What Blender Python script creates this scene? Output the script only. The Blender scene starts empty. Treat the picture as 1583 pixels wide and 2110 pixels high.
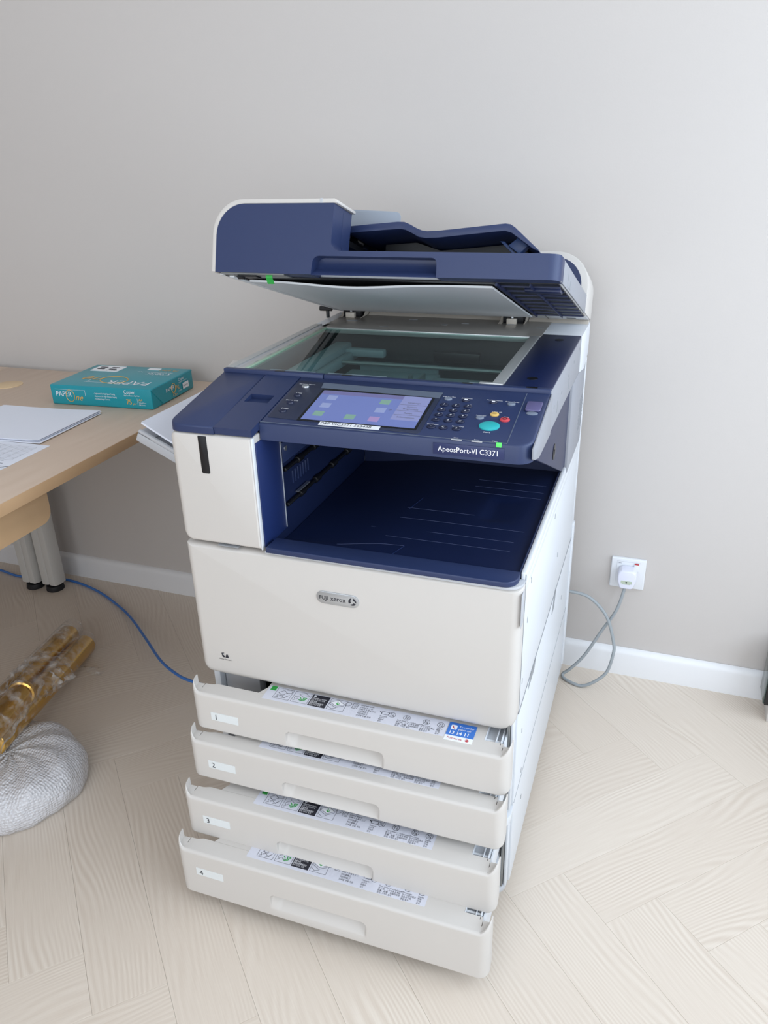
import bpy, bmesh, math, random
from mathutils import Vector, Matrix
random.seed(7)
scene = bpy.context.scene
COL = scene.collection

# ------------------------------------------------------------------ camera
FPX = 1617.0
cam_d = bpy.data.cameras.new('camera')
cam_d.sensor_fit = 'HORIZONTAL'
cam_d.sensor_width = 36.0
cam_d.lens = 36.0 * FPX / 1583.0
cam_d.clip_start = 0.05
cam = bpy.data.objects.new('camera', cam_d)
COL.objects.link(cam)
_yaw, _pitch, _roll = -0.3507, -0.4306, -0.0294
_fw = Vector((math.sin(_yaw) * math.cos(_pitch), math.cos(_yaw) * math.cos(_pitch), math.sin(_pitch)))
_rt = _fw.cross(Vector((0, 0, 1))).normalized()
_up = _rt.cross(_fw)
_r2 = _rt * math.cos(_roll) + _up * math.sin(_roll)
_u2 = -_rt * math.sin(_roll) + _up * math.cos(_roll)
cam.matrix_world = Matrix(((_r2.x, _u2.x, -_fw.x, 0.7637), (_r2.y, _u2.y, -_fw.y, -1.0485), (_r2.z, _u2.z, -_fw.z, 1.3188), (0, 0, 0, 1)))
scene.camera = cam

# ------------------------------------------------------------------ daylight
world = bpy.data.worlds.new('daylight')
scene.world = world
world.use_nodes = True
world.node_tree.nodes['Background'].inputs[0].default_value = (0.80, 0.90, 1.0, 1)
world.node_tree.nodes['Background'].inputs[1].default_value = 1.0


def window_light(name, loc, rot, sx, sy, power, color):
    d = bpy.data.lights.new(name, 'AREA')
    d.shape = 'RECTANGLE'
    d.size, d.size_y, d.energy, d.color = sx, sy, power, color
    o = bpy.data.objects.new(name, d)
    o.location, o.rotation_euler = loc, rot
    COL.objects.link(o)
    return o


# daylight through the window in the right wall plus an added fill lamp behind the photographer
window_light('daylight_right', (2.00, -0.46, 1.52), (0, math.radians(90), 0), 1.8, 2.42, 84, (0.76, 0.88, 1.0))
window_light('fill_front', (0.35, -3.00, 1.55), (math.radians(90), 0, 0), 2.8, 1.9, 86, (0.88, 0.94, 1.0))
scene.view_settings.view_transform = 'Standard'
scene.view_settings.look = 'None'
scene.view_settings.gamma = 1.0
scene.view_settings.use_curve_mapping = False
scene.view_settings.exposure = -0.77
scene.cycles.transparent_max_bounces = 32


# ------------------------------------------------------------------ materials
def srgb(r, g, b):
    f = lambda c: ((c / 255 + 0.055) / 1.055) ** 2.4 if c / 255 > 0.04045 else c / 255 / 12.92
    return (f(r), f(g), f(b), 1.0)


def mat(name, col, rough=0.5, metal=0.0, bump=0.0, bscale=400.0, emit=None, estr=0.0, spec=0.5, vary=0.0):
    m = bpy.data.materials.new(name)
    m.use_nodes = True
    nt = m.node_tree
    b = nt.nodes['Principled BSDF']
    b.inputs['Base Color'].default_value = col
    b.inputs['Roughness'].default_value = rough
    b.inputs['Metallic'].default_value = metal
    b.inputs['Specular IOR Level'].default_value = spec
    if emit:
        b.inputs['Emission Color'].default_value = emit
        b.inputs['Emission Strength'].default_value = estr
    tc = nt.nodes.new('ShaderNodeTexCoord')
    n = nt.nodes.new('ShaderNodeTexNoise')
    nt.links.new(tc.outputs['Object'], n.inputs['Vector'])
    n.inputs['Scale'].default_value = bscale
    n.inputs['Detail'].default_value = 2
    if bump:
        bp = nt.nodes.new('ShaderNodeBump')
        bp.inputs['Strength'].default_value = bump
        bp.inputs['Distance'].default_value = 0.001
        nt.links.new(n.outputs['Fac'], bp.inputs['Height'])
        nt.links.new(bp.outputs['Normal'], b.inputs['Normal'])
    if vary:
        hs = nt.nodes.new('ShaderNodeHueSaturation')
        hs.inputs['Color'].default_value = col
        mr = nt.nodes.new('ShaderNodeMapRange')
        mr.inputs['To Min'].default_value = 1 - vary
        mr.inputs['To Max'].default_value = 1 + vary
        n2 = nt.nodes.new('ShaderNodeTexNoise')
        nt.links.new(tc.outputs['Object'], n2.inputs['Vector'])
        n2.inputs['Scale'].default_value = 6
        nt.links.new(n2.outputs['Fac'], mr.inputs['Value'])
        nt.links.new(mr.outputs['Result'], hs.inputs['Value'])
        nt.links.new(hs.outputs['Color'], b.inputs['Base Color'])
    return m


def wood(name, light, dark, freq=48.0, contrast=1.0, rough=0.45, along='X', rnd=True, bump=0.05):
    m = bpy.data.materials.new(name)
    m.use_nodes = True
    nt = m.node_tree
    N, Lk = nt.nodes.new, nt.links.new
    b = nt.nodes['Principled BSDF']
    tc = N('ShaderNodeTexCoord')
    oi = N('ShaderNodeObjectInfo')
    add = N('ShaderNodeVectorMath'); add.operation = 'ADD'
    mul = N('ShaderNodeVectorMath'); mul.operation = 'SCALE'
    comb = N('ShaderNodeCombineXYZ')
    for i, k in enumerate((37.0, 11.0, 5.0)):
        mm = N('ShaderNodeMath'); mm.operation = 'MULTIPLY'
        mm.inputs[1].default_value = k if rnd else 0
        Lk(oi.outputs['Random'], mm.inputs[0]); Lk(mm.outputs[0], comb.inputs[i])
    Lk(tc.outputs['Object'], add.inputs[0]); Lk(comb.outputs[0], add.inputs[1])
    sep = N('ShaderNodeSeparateXYZ'); Lk(add.outputs[0], sep.inputs[0])
    a, c = ('X', 'Y') if along == 'X' else ('Y', 'X')
    # slow warp that makes cathedral figure
    wv = N('ShaderNodeCombineXYZ')
    ma = N('ShaderNodeMath'); ma.operation = 'MULTIPLY'; ma.inputs[1].default_value = 1.5; Lk(sep.outputs[a], ma.inputs[0])
    mc = N('ShaderNodeMath'); mc.operation = 'MULTIPLY'; mc.inputs[1].default_value = 7.0; Lk(sep.outputs[c], mc.inputs[0])
    Lk(ma.outputs[0], wv.inputs[0]); Lk(mc.outputs[0], wv.inputs[1])
    n1 = N('ShaderNodeTexNoise'); n1.inputs['Scale'].default_value = 1.0; n1.inputs['Detail'].default_value = 1.6; n1.inputs['Roughness'].default_value = 0.45
    Lk(wv.outputs[0], n1.inputs['Vector'])
    w1 = N('ShaderNodeMath'); w1.operation = 'MULTIPLY'; w1.inputs[1].default_value = 0.15; Lk(n1.outputs['Fac'], w1.inputs[0])
    s1 = N('ShaderNodeMath'); s1.operation = 'ADD'; Lk(sep.outputs[c], s1.inputs[0]); Lk(w1.outputs[0], s1.inputs[1])
    f1 = N('ShaderNodeMath'); f1.operation = 'MULTIPLY'; f1.inputs[1].default_value = freq * 6.283; Lk(s1.outputs[0], f1.inputs[0])
    sn = N('ShaderNodeMath'); sn.operation = 'SINE'; Lk(f1.outputs[0], sn.inputs[0])
    # fibres
    fv = N('ShaderNodeCombineXYZ')
    fa = N('ShaderNodeMath'); fa.operation = 'MULTIPLY'; fa.inputs[1].default_value = 14.0; Lk(sep.outputs[a], fa.inputs[0])
    fc = N('ShaderNodeMath'); fc.operation = 'MULTIPLY'; fc.inputs[1].default_value = 420.0; Lk(sep.outputs[c], fc.inputs[0])
    Lk(fa.outputs[0], fv.inputs[0]); Lk(fc.outputs[0], fv.inputs[1])
    n2 = N('ShaderNodeTexNoise'); n2.inputs['Scale'].default_value = 1.0; n2.inputs['Detail'].default_value = 3
    Lk(fv.outputs[0], n2.inputs['Vector'])
    # strength of the figure changes over the board
    n3 = N('ShaderNodeTexNoise'); n3.inputs['Scale'].default_value = 7.0; Lk(add.outputs[0], n3.inputs['Vector'])
    r3 = N('ShaderNodeMapRange'); r3.inputs['From Min'].default_value = 0.35; r3.inputs['From Max'].default_value = 0.65; Lk(n3.outputs['Fac'], r3.inputs['Value'])
    p1 = N('ShaderNodeMath'); p1.operation = 'MULTIPLY'; Lk(sn.outputs[0], p1.inputs[0]); Lk(r3.outputs[0], p1.inputs[1])
    q1 = N('ShaderNodeMath'); q1.operation = 'MULTIPLY_ADD'; q1.inputs[1].default_value = 0.24 * contrast; q1.inputs[2].default_value = 0.28; Lk(p1.outputs[0], q1.inputs[0])
    q2 = N('ShaderNodeMath'); q2.operation = 'MULTIPLY_ADD'; q2.inputs[1].default_value = 0.55 * contrast; Lk(n2.outputs['Fac'], q2.inputs[0]); Lk(q1.outputs[0], q2.inputs[2])
    q3 = N('ShaderNodeMath'); q3.operation = 'MULTIPLY_ADD'; q3.inputs[1].default_value = 0.09 if rnd else 0.0; Lk(oi.outputs['Random'], q3.inputs[0])
    sub = N('ShaderNodeMath'); sub.operation = 'SUBTRACT'; sub.inputs[1].default_value = 0.22; Lk(q2.outputs[0], sub.inputs[0])
    Lk(sub.outputs[0], q3.inputs[2])
    mix = N('ShaderNodeMix'); mix.data_type = 'RGBA'
    mix.inputs['A'].default_value = light; mix.inputs['B'].default_value = dark
    Lk(q3.outputs[0], mix.inputs['Factor'])
    Lk(mix.outputs['Result'], b.inputs['Base Color'])
    b.inputs['Roughness'].default_value = rough
    bp = N('ShaderNodeBump'); bp.inputs['Strength'].default_value = bump; bp.inputs['Distance'].default_value = 0.002
    Lk(q2.outputs[0], bp.inputs['Height']); Lk(bp.outputs['Normal'], b.inputs['Normal'])
    return m


def glassy(name, tint, trans, rough=0.02, bump=0.0, bscale=30.0, ior=1.45, diffuse=None):
    """thin clear sheet: mostly see-through, with a fresnel sheen (and a little body colour)"""
    m = bpy.data.materials.new(name)
    m.use_nodes = True
    nt = m.node_tree
    N, Lk = nt.nodes.new, nt.links.new
    nt.nodes.remove(nt.nodes['Principled BSDF'])
    out = nt.nodes['Material Output']
    tr = N('ShaderNodeBsdfTransparent'); tr.inputs[0].default_value = tint
    gl = N('ShaderNodeBsdfGlossy'); gl.inputs['Roughness'].default_value = rough
    fr = N('ShaderNodeFresnel'); fr.inputs['IOR'].default_value = ior
    base = tr.outputs[0]
    tc = N('ShaderNodeTexCoord')
    no = N('ShaderNodeTexNoise'); no.inputs['Scale'].default_value = bscale; no.inputs['Detail'].default_value = 4
    Lk(tc.outputs['Object'], no.inputs['Vector'])
    if diffuse:
        df = N('ShaderNodeBsdfDiffuse'); df.inputs[0].default_value = diffuse
        mx0 = N('ShaderNodeMixShader')
        mr = N('ShaderNodeMapRange'); mr.inputs['To Min'].default_value = 0.0; mr.inputs['To Max'].default_value = 4 * (1 - trans)
        mr.inputs['From Min'].default_value = 0.48; mr.inputs['From Max'].default_value = 0.80
        Lk(no.outputs['Fac'], mr.inputs['Value']); Lk(mr.outputs[0], mx0.inputs[0])
        Lk(base, mx0.inputs[1]); Lk(df.outputs[0], mx0.inputs[2])
        base = mx0.outputs[0]
    if bump:
        bp = N('ShaderNodeBump'); bp.inputs['Strength'].default_value = bump; bp.inputs['Distance'].default_value = 0.01
        Lk(no.outputs['Fac'], bp.inputs['Height'])
        Lk(bp.outputs['Normal'], gl.inputs['Normal']); Lk(bp.outputs['Normal'], fr.inputs['Normal'])
    geo = N('ShaderNodeNewGeometry')   # no internal total reflection in a thin sheet: only outer faces reflect
    inv = N('ShaderNodeMath'); inv.operation = 'SUBTRACT'; inv.inputs[0].default_value = 1.0
    Lk(geo.outputs['Backfacing'], inv.inputs[1])
    ff = N('ShaderNodeMath'); ff.operation = 'MULTIPLY'
    Lk(fr.outputs[0], ff.inputs[0]); Lk(inv.outputs[0], ff.inputs[1])
    mx = N('ShaderNodeMixShader')
    Lk(ff.outputs[0], mx.inputs[0]); Lk(base, mx.inputs[1]); Lk(gl.outputs[0], mx.inputs[2])
    Lk(mx.outputs[0], out.inputs['Surface'])
    return m


def bubble_mat():
    m = bpy.data.materials.new('bubble_wrap')
    m.use_nodes = True
    nt = m.node_tree
    N, Lk = nt.nodes.new, nt.links.new
    b = nt.nodes['Principled BSDF']
    b.inputs['Base Color'].default_value = srgb(212, 210, 213)
    b.inputs['Roughness'].default_value = 0.30
    b.inputs['Coat Weight'].default_value = 1.0
    b.inputs['Coat Roughness'].default_value = 0.06
    tc = N('ShaderNodeTexCoord')
    v = N('ShaderNodeTexVoronoi'); v.inputs['Scale'].default_value = 165; v.inputs['Randomness'].default_value = 0.35
    Lk(tc.outputs['Object'], v.inputs['Vector'])
    n = N('ShaderNodeTexNoise'); n.inputs['Scale'].default_value = 35; n.inputs['Detail'].default_value = 5; n.inputs['Distortion'].default_value = 1.2
    Lk(tc.outputs['Object'], n.inputs['Vector'])
    ad = N('ShaderNodeMath'); ad.operation = 'MULTIPLY_ADD'; ad.inputs[1].default_value = 1.6
    Lk(n.outputs['Fac'], ad.inputs[0]); Lk(v.outputs['Distance'], ad.inputs[2])
    bp = N('ShaderNodeBump'); bp.inputs['Strength'].default_value = 0.75; bp.inputs['Distance'].default_value = 0.004
    Lk(ad.outputs[0], bp.inputs['Height']); Lk(bp.outputs['Normal'], b.inputs['Normal']); Lk(bp.outputs['Normal'], b.inputs['Coat Normal'])
    return m


M = {}
M['wall'] = mat('wall_paint', srgb(204, 198, 194), 0.75, bump=0.12, bscale=260, spec=0.25)
M['ceil'] = mat('ceiling_paint', srgb(240, 240, 240), 0.8)
M['skirt'] = mat('baseboard_paint', srgb(238, 238, 240), 0.35, bump=0.02)
M['plank'] = wood('ash_plank', srgb(231, 220, 207), srgb(188, 167, 148), freq=105, contrast=0.62, rough=0.36, bump=0.04)
M['subfloor'] = mat('subfloor', srgb(120, 105, 90), 0.8)
M['white'] = mat('white_plastic', srgb(208, 203, 198), 0.42, bump=0.05, bscale=900)
M['white_lit'] = mat('window_lit_white', srgb(220, 223, 228), 0.40, bump=0.04, bscale=900)  # same white plastic, with the bluish window light put into its colour
M['grey'] = mat('light_grey_plastic', srgb(190, 192, 197), 0.42, bump=0.05, bscale=900)
M['flank'] = mat('flank_grey', srgb(150, 152, 160), 0.42, bump=0.05, bscale=900)
M['midgrey'] = mat('mid_grey_plastic', srgb(150, 153, 158), 0.5, bump=0.04, bscale=900)
M['navy'] = mat('navy_plastic', srgb(41, 54, 92), 0.42, bump=0.10, bscale=1200)
M['navy_deep'] = mat('deep_navy_plastic', srgb(21, 34, 74), 0.40, bump=0.05, bscale=1200)
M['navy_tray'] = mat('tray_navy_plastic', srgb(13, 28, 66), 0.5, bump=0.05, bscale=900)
M['ink_navy'] = mat('panel_navy', srgb(36, 47, 92), 0.38, bump=0.05, bscale=1200)
M['slate'] = mat('slate_panel', srgb(36, 44, 68), 0.42, bump=0.06, bscale=900)
M['slate_lt'] = mat('slate_bezel', srgb(96, 106, 124), 0.4, bump=0.05, bscale=900)
M['black'] = mat('black_plastic', srgb(16, 17, 22), 0.35, bump=0.02)
M['ink'] = mat('printed_ink', srgb(38, 38, 48), 0.6, bump=0.01)
M['ink_grey'] = mat('printed_grey', srgb(96, 98, 112), 0.6, bump=0.01)
M['ink_green'] = mat('printed_green', srgb(52, 170, 72), 0.5, bump=0.01)
M['ink_white'] = mat('printed_white', srgb(240, 240, 245), 0.5, bump=0.01)
M['ink_blue'] = mat('printed_blue', srgb(62, 120, 205), 0.45, bump=0.01)
M['ink_red'] = mat('printed_red', srgb(190, 40, 50), 0.5, bump=0.01)
M['gold'] = mat('printed_gold', srgb(226, 172, 72), 0.4, bump=0.01)
M['sticker'] = mat('sticker_film', srgb(214, 215, 226), 0.4, bump=0.01)
M['sticker_w'] = mat('white_sticker', srgb(240, 242, 246), 0.4, bump=0.01)
M['chrome'] = mat('brushed_silver', srgb(196, 200, 205), 0.28, 0.85, bump=0.03)
M['steel'] = mat('zinc_steel', srgb(150, 152, 152), 0.35, 0.8, bump=0.04, bscale=200)
M['deck'] = mat('deck_metal_paint', srgb(165, 160, 154), 0.30, 0.35, bump=0.03)
M['silver'] = mat('silver_strip', srgb(186, 188, 188), 0.33, 0.4, bump=0.02)
M['foam'] = mat('white_pad', srgb(226, 228, 230), 0.6, bump=0.03)
M['bracket'] = mat('cream_plastic', srgb(205, 196, 184), 0.45, bump=0.03)
M['glass'] = glassy('platen_glass', (0.86, 0.95, 0.93, 1), 1.0, 0.01, ior=1.33)
M['inside'] = mat('scanner_inside', srgb(30, 36, 42), 0.6, bump=0.03)
M['inside_lt'] = mat('scanner_plate', srgb(130, 148, 156), 0.45, 0.0, bump=0.03)
M['screen'] = mat('touch_screen', srgb(78, 90, 140), 0.12, emit=srgb(138, 152, 214), estr=0.62)
M['screen_top'] = mat('screen_bar', srgb(80, 78, 120), 0.12, emit=srgb(140, 140, 186), estr=0.6)
M['screen_side'] = mat('screen_menu', srgb(100, 105, 150), 0.12, emit=srgb(166, 172, 212), estr=0.62)
M['ico_a'] = mat('icon_pale', srgb(110, 120, 160), 0.2, emit=srgb(164, 176, 214), estr=0.64)
M['ico_g'] = mat('icon_green', srgb(100, 130, 120), 0.2, emit=srgb(142, 178, 160), estr=0.62)
M['ico_r'] = mat('icon_pink', srgb(130, 110, 150), 0.2, emit=srgb(180, 156, 205), estr=0.62)
M['btn_dark'] = mat('button_dark', srgb(26, 33, 62), 0.35, bump=0.02)
M['btn_grey'] = mat('button_grey', srgb(118, 128, 146), 0.4, bump=0.02)
M['btn_yellow'] = mat('button_yellow', srgb(228, 190, 110), 0.4, bump=0.02)
M['btn_red'] = mat('button_red', srgb(205, 70, 80), 0.4, bump=0.02)
M['btn_teal'] = mat('button_teal', srgb(48, 178, 182), 0.4, bump=0.02)
M['led'] = mat('led_green', srgb(90, 220, 100), 0.3, emit=srgb(90, 235, 110), estr=0.5)
M['lens'] = mat('smoked_cover', srgb(104, 100, 140), 0.15, bump=0.01)
M['teal'] = mat('teal_wrapper', srgb(28, 148, 162), 0.30, bump=0.06, bscale=60)
M['paper'] = mat('white_paper', srgb(233, 236, 247), 0.7, bump=0.01)
M['desk'] = wood('beech_desk', srgb(213, 191, 172), srgb(184, 156, 132), freq=30, contrast=0.45, rough=0.38, along='Y', rnd=False, bump=0.02)
M['desk_edge'] = wood('beech_edge', srgb(204, 168, 130), srgb(170, 132, 96), freq=60, contrast=0.6, rough=0.45, along='Y', rnd=False, bump=0.02)
M['apron'] = wood('beech_apron', srgb(214, 178, 138), srgb(186, 146, 104), freq=50, contrast=0.6, rough=0.45, along='Y', rnd=False, bump=0.02)
M['grommet'] = mat('tan_plastic', srgb(219, 190, 150), 0.45, bump=0.02)
M['legmetal'] = mat('powder_coat', srgb(208, 206, 202), 0.4, bump=0.08, bscale=700)
M['rubber'] = mat('black_rubber', srgb(20, 20, 24), 0.6, bump=0.05)
M['cable_blue'] = mat('blue_cable', srgb(62, 118, 196), 0.4, bump=0.03)
M['cable_grey'] = mat('grey_cable', srgb(158, 164, 168), 0.4, bump=0.03)
M['plug'] = mat('plug_white', srgb(228, 229, 243), 0.3, bump=0.02)
M['socket'] = mat('socket_white', srgb(232, 234, 238), 0.3, bump=0.02)
M['brass'] = mat('polished_brass', srgb(214, 172, 92), 0.22, 1.0, bump=0.03, bscale=90)
M['film'] = glassy('cling_film', (0.99, 0.985, 0.98, 1), 0.85, 0.10, bump=0.7, bscale=30, ior=1.38, diffuse=(0.95, 0.94, 0.93, 1))
M['bubble'] = bubble_mat()
M['gloss_black'] = mat('gloss_black', srgb(22, 24, 26), 0.12, bump=0.01)
M['smoked'] = mat('smoked_glass', srgb(70, 84, 80), 0.08, bump=0.01)


# ------------------------------------------------------------------ mesh helpers
class MB:
    """collects shapes; build() links them as one mesh object"""

    def __init__(self, X=None):
        self.v, self.f, self.mi = [], [], []
        self.X = X

    def add(self, verts, faces, mi=0):
        o = len(self.v)
        for p in verts:
            self.v.append(tuple(self.X(p)) if self.X else tuple(p))
        for q in faces:
            self.f.append([i + o for i in q])
            self.mi.append(mi)
        return self

    def box(self, x0, x1, y0, y1, z0, z1, mi=0):
        vs = [(x, y, z) for z in (z0, z1) for y in (y0, y1) for x in (x0, x1)]
        return self.add(vs, [(0, 2, 3, 1), (4, 5, 7, 6), (0, 1, 5, 4), (2, 6, 7, 3), (0, 4, 6, 2), (1, 3, 7, 5)], mi)

    def prism(self, poly, axis, a, b, mi=0):
        """poly in the two other axes (cyclic order kept x,y,z), extruded a..b along axis"""
        def P(p, t):
            if axis == 'x': return (t, p[0], p[1])
            if axis == 'y': return (p[0], t, p[1])
            return (p[0], p[1], t)
        n = len(poly)
        vs = [P(p, a) for p in poly] + [P(p, b) for p in poly]
        fs = [tuple(range(n)), tuple(range(2 * n - 1, n - 1, -1))] + [(i, (i + 1) % n, n + (i + 1) % n, n + i) for i in range(n)]
        return self.add(vs, fs, mi)

    def loft(self, rings, caps=(True, True), mi=0, closed=True):
        n = len(rings[0])
        vs = [p for r in rings for p in r]
        fs = []
        for k in range(len(rings) - 1):
            for i in range(n if closed else n - 1):
                j = (i + 1) % n
                fs.append((k * n + i, k * n + j, (k + 1) * n + j, (k + 1) * n + i))
        if closed and caps[0]: fs.append(tuple(range(n - 1, -1, -1)))
        if closed and caps[1]: fs.append(tuple(range((len(rings) - 1) * n, len(rings) * n)))
        return self.add(vs, fs, mi)

    def cyl(self, c, r, h, axis=(0, 0, 1), n=20, r2=None, mi=0):
        a = Vector(axis).normalized()
        u = a.orthogonal().normalized(); w = a.cross(u)
        c = Vector(c)
        R = []
        for t, rr in ((0, r), (h, r if r2 is None else r2)):
            R.append([c + a * t + (u * math.cos(6.28319 * i / n) + w * math.sin(6.28319 * i / n)) * rr for i in range(n)])
        return self.loft(R, mi=mi)

    def tube(self, pts, r, n=10, mi=0, caps=True):
        P = [Vector(p) for p in pts]
        rings = []
        u = None
        for i, p in enumerate(P):
            t = (P[min(i + 1, len(P) - 1)] - P[max(i - 1, 0)]).normalized()
            u = (t.orthogonal() if u is None else (u - t * u.dot(t))).normalized()
            w = t.cross(u)
            rr = r[i] if isinstance(r, (list, tuple)) else r
            rings.append([p + (u * math.cos(6.28319 * k / n) + w * math.sin(6.28319 * k / n)) * rr for k in range(n)])
        return self.loft(rings, (caps, caps), mi)

    def quad(self, a, b, c, d, mi=0):
        return self.add([a, b, c, d], [(0, 1, 2, 3)], mi)

    def text(self, s, size, o, xd, yd, mi=0, align='LEFT', shear=0.0, sx=1.0, bold=0.0):
        vs, fs = text_mesh(s, align, shear, bold)
        o, xd, yd = Vector(o), Vector(xd).normalized(), Vector(yd).normalized()
        return self.add([o + xd * (x * size * sx) + yd * (y * size) for x, y in vs], fs, mi)

    def build(self, name, mats, parent=None, bevel=0.0, seg=2, smooth=30, loc=None, sub=0):
        bm = bmesh.new()
        vs = [bm.verts.new(p) for p in self.v]
        for q, mi in zip(self.f, self.mi):
            try:
                f = bm.faces.new([vs[i] for i in q])
                f.material_index = mi
            except ValueError:
                pass
        bmesh.ops.recalc_face_normals(bm, faces=bm.faces[:])
        if bevel:
            ed = [e for e in bm.edges if len(e.link_faces) == 2 and e.calc_face_angle(0) > 0.6]
            bmesh.ops.bevel(bm, geom=ed, offset=bevel, segments=seg, profile=0.5, affect='EDGES', clamp_overlap=True)
        me = bpy.data.meshes.new(name)
        bm.to_mesh(me); bm.free()
        for m in (mats if isinstance(mats, (list, tuple)) else [mats]):
            me.materials.append(M[m] if isinstance(m, str) else m)
        if smooth:
            me.shade_smooth()
            me.set_sharp_from_angle(angle=math.radians(smooth))
        return link(name, me, parent, loc)


    def islands(self):
        par = list(range(len(self.v)))
        def find(a):
            while par[a] != a:
                par[a] = par[par[a]]; a = par[a]
            return a
        for q in self.f:
            r = find(q[0])
            for i in q[1:]:
                par[find(i)] = r
        g = {}
        for q, mi in zip(self.f, self.mi):
            g.setdefault(find(q[0]), []).append((q, mi))
        out = []
        for fs in g.values():
            n = MB(); idx = {}
            for q, mi in fs:
                for i in q:
                    if i not in idx:
                        idx[i] = len(n.v); n.v.append(self.v[i])
                n.f.append([idx[i] for i in q]); n.mi.append(mi)
            out.append(n)
        return out


_tc = {}


def text_mesh(s, align='LEFT', shear=0.0, bold=0.0):
    k = (s, align, shear, bold)
    if k not in _tc:
        cu = bpy.data.curves.new('type', 'FONT')
        cu.body, cu.size, cu.align_x, cu.shear, cu.offset = s, 1.0, align, shear, bold
        cu.resolution_u = 2
        ob = bpy.data.objects.new('type', cu)
        COL.objects.link(ob)
        dg = bpy.context.evaluated_depsgraph_get()
        me = bpy.data.meshes.new_from_object(ob.evaluated_get(dg))
        _tc[k] = ([(v.co.x, v.co.y) for v in me.vertices], [tuple(p.vertices) for p in me.polygons])
        bpy.data.objects.remove(ob); bpy.data.curves.remove(cu); bpy.data.meshes.remove(me)
    return _tc[k]


def link(name, me, parent=None, loc=None):
    o = bpy.data.objects.new(name, me)
    COL.objects.link(o)
    if parent is not None:
        o.parent = parent
        if 'base' in parent:
            o.matrix_parent_inverse = Matrix.Translation(-Vector(parent['base']))
    if loc is not None:
        o.location = loc
    return o


def thing(name, label, cat, loc=(0, 0, 0), world_coords=True, rotz=0.0, group=None):
    """Empty at a thing's base; with world_coords its parts are modelled in room coordinates"""
    e = bpy.data.objects.new(name, None)
    e.empty_display_size = 0.05
    COL.objects.link(e)
    e.location = loc
    e.rotation_euler = (0, 0, rotz)
    if world_coords:
        e['base'] = list(loc)
    return tag(e, label, cat, group)


def tag(o, label, cat, group=None, kind=None):
    o['label'], o['category'] = label, cat
    if group: o['group'] = group
    if kind: o['kind'] = kind
    return o


def struct(o):
    o['kind'] = 'structure'
    return o


def rrect(x0, x1, z0, z1, rad, n=6):
    """rounded rectangle outline; rad = (bl, br, tr, tl)"""
    if not isinstance(rad, (list, tuple)): rad = (rad,) * 4
    pts = []
    for (cx, cz, sx, sz, a0, r) in ((x0, z0, 1, 1, 180, rad[0]), (x1, z0, -1, 1, 270, rad[1]), (x1, z1, -1, -1, 0, rad[2]), (x0, z1, 1, -1, 90, rad[3])):
        r = max(r, 1e-5)
        for i in range(n + 1):
            a = math.radians(a0 + 90 * i / n)
            pts.append((cx + sx * r + r * math.cos(a), cz + sz * r + r * math.sin(a)))
    return pts


def front_panel(mb, x0, x1, z0, z1, yb, yf, R, rad, ml=1, mr=1, mbm=1, mt=1, mi=0, steps=5):
    """panel facing -y with rounded front edges (R), outline corner radii rad"""
    rings = []
    prof = [(yb, 0.0)] + [(yf + R * (1 - math.sin(math.radians(90 * k / steps))), R * (1 - math.cos(math.radians(90 * k / steps)))) for k in range(steps + 1)]
    for y, d in prof:
        rr = [max(q - d, 0.0008) for q in rad]
        rings.append([(x, y, z) for x, z in rrect(x0 + d * ml, x1 - d * mr, z0 + d * mbm, z1 - d * mt, rr)])
    return mb.loft(rings, mi=mi)


def smooth01(t):
    t = max(0.0, min(1.0, t))
    return t * t * (3 - 2 * t)

# ================================================================== the room
XL, XR, YF, ZC = -2.6, 1.95, -2.95, 2.75
YW, KW = 0.8472, -0.0137
yw = lambda x: YW + KW * x
T = 0.12

mb = MB()
mb.prism([(XL - T, YF - T), (XR + T, YF - T), (XR + T, yw(XR) + T), (XL - T, yw(XL) + T)], 'z', -0.12, -0.0045)
floor = struct(mb.build('floor', 'subfloor'))
mb = MB()
mb.prism([(XL - T, YF - T), (XR + T, YF - T), (XR + T, yw(XR) + T), (XL - T, yw(XL) + T)], 'z', ZC, ZC + 0.1)
struct(mb.build('ceiling', 'ceil'))
mb = MB()
mb.prism([(XL - T, yw(XL)), (XR + T, yw(XR)), (XR + T, yw(XR) + T), (XL - T, yw(XL) + T)], 'z', -0.0045, ZC)
struct(mb.build('wall_back', 'wall'))
mb = MB()
mb.box(XL - T, XL, YF - T, yw(XL) - 0.0005, -0.0045, ZC)
struct(mb.build('wall_left', 'wall'))


def holed_wall(name, axis, a0, a1, pos, thick, h0, h1, w0, w1):
    """wall with one window opening (a0..a1 run, opening h0..h1 by w0..w1)"""
    m = MB()
    def bx(u0, u1, z0, z1):
        if axis == 'x': m.box(u0, u1, pos, pos + thick, z0, z1)
        else: m.box(pos, pos + thick, u0, u1, z0, z1)
    bx(a0, h0, -0.0045, ZC); bx(h1, a1, -0.0045, ZC); bx(h0, h1, -0.0045, w0); bx(h0, h1, w1, ZC)
    return struct(m.build(name, 'wall'))


def window_frame(name, axis, pos, h0, h1, w0, w1, n):
    m = MB()
    def bx(u0, u1, z0, z1):
        if axis == 'x': m.box(u0, u1, pos + 0.03, pos + 0.08, z0, z1)
        else: m.box(pos + 0.03, pos + 0.08, u0, u1, z0, z1)
    bx(h0, h1, w0, w0 + 0.05); bx(h0, h1, w1 - 0.05, w1)
    for i in range(n + 1):
        u = h0 + (h1 - h0 - 0.05) * i / n
        bx(u, u + 0.05, w0 + 0.05, w1 - 0.05)
    return struct(m.build(name, 'skirt', bevel=0.004))


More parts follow.
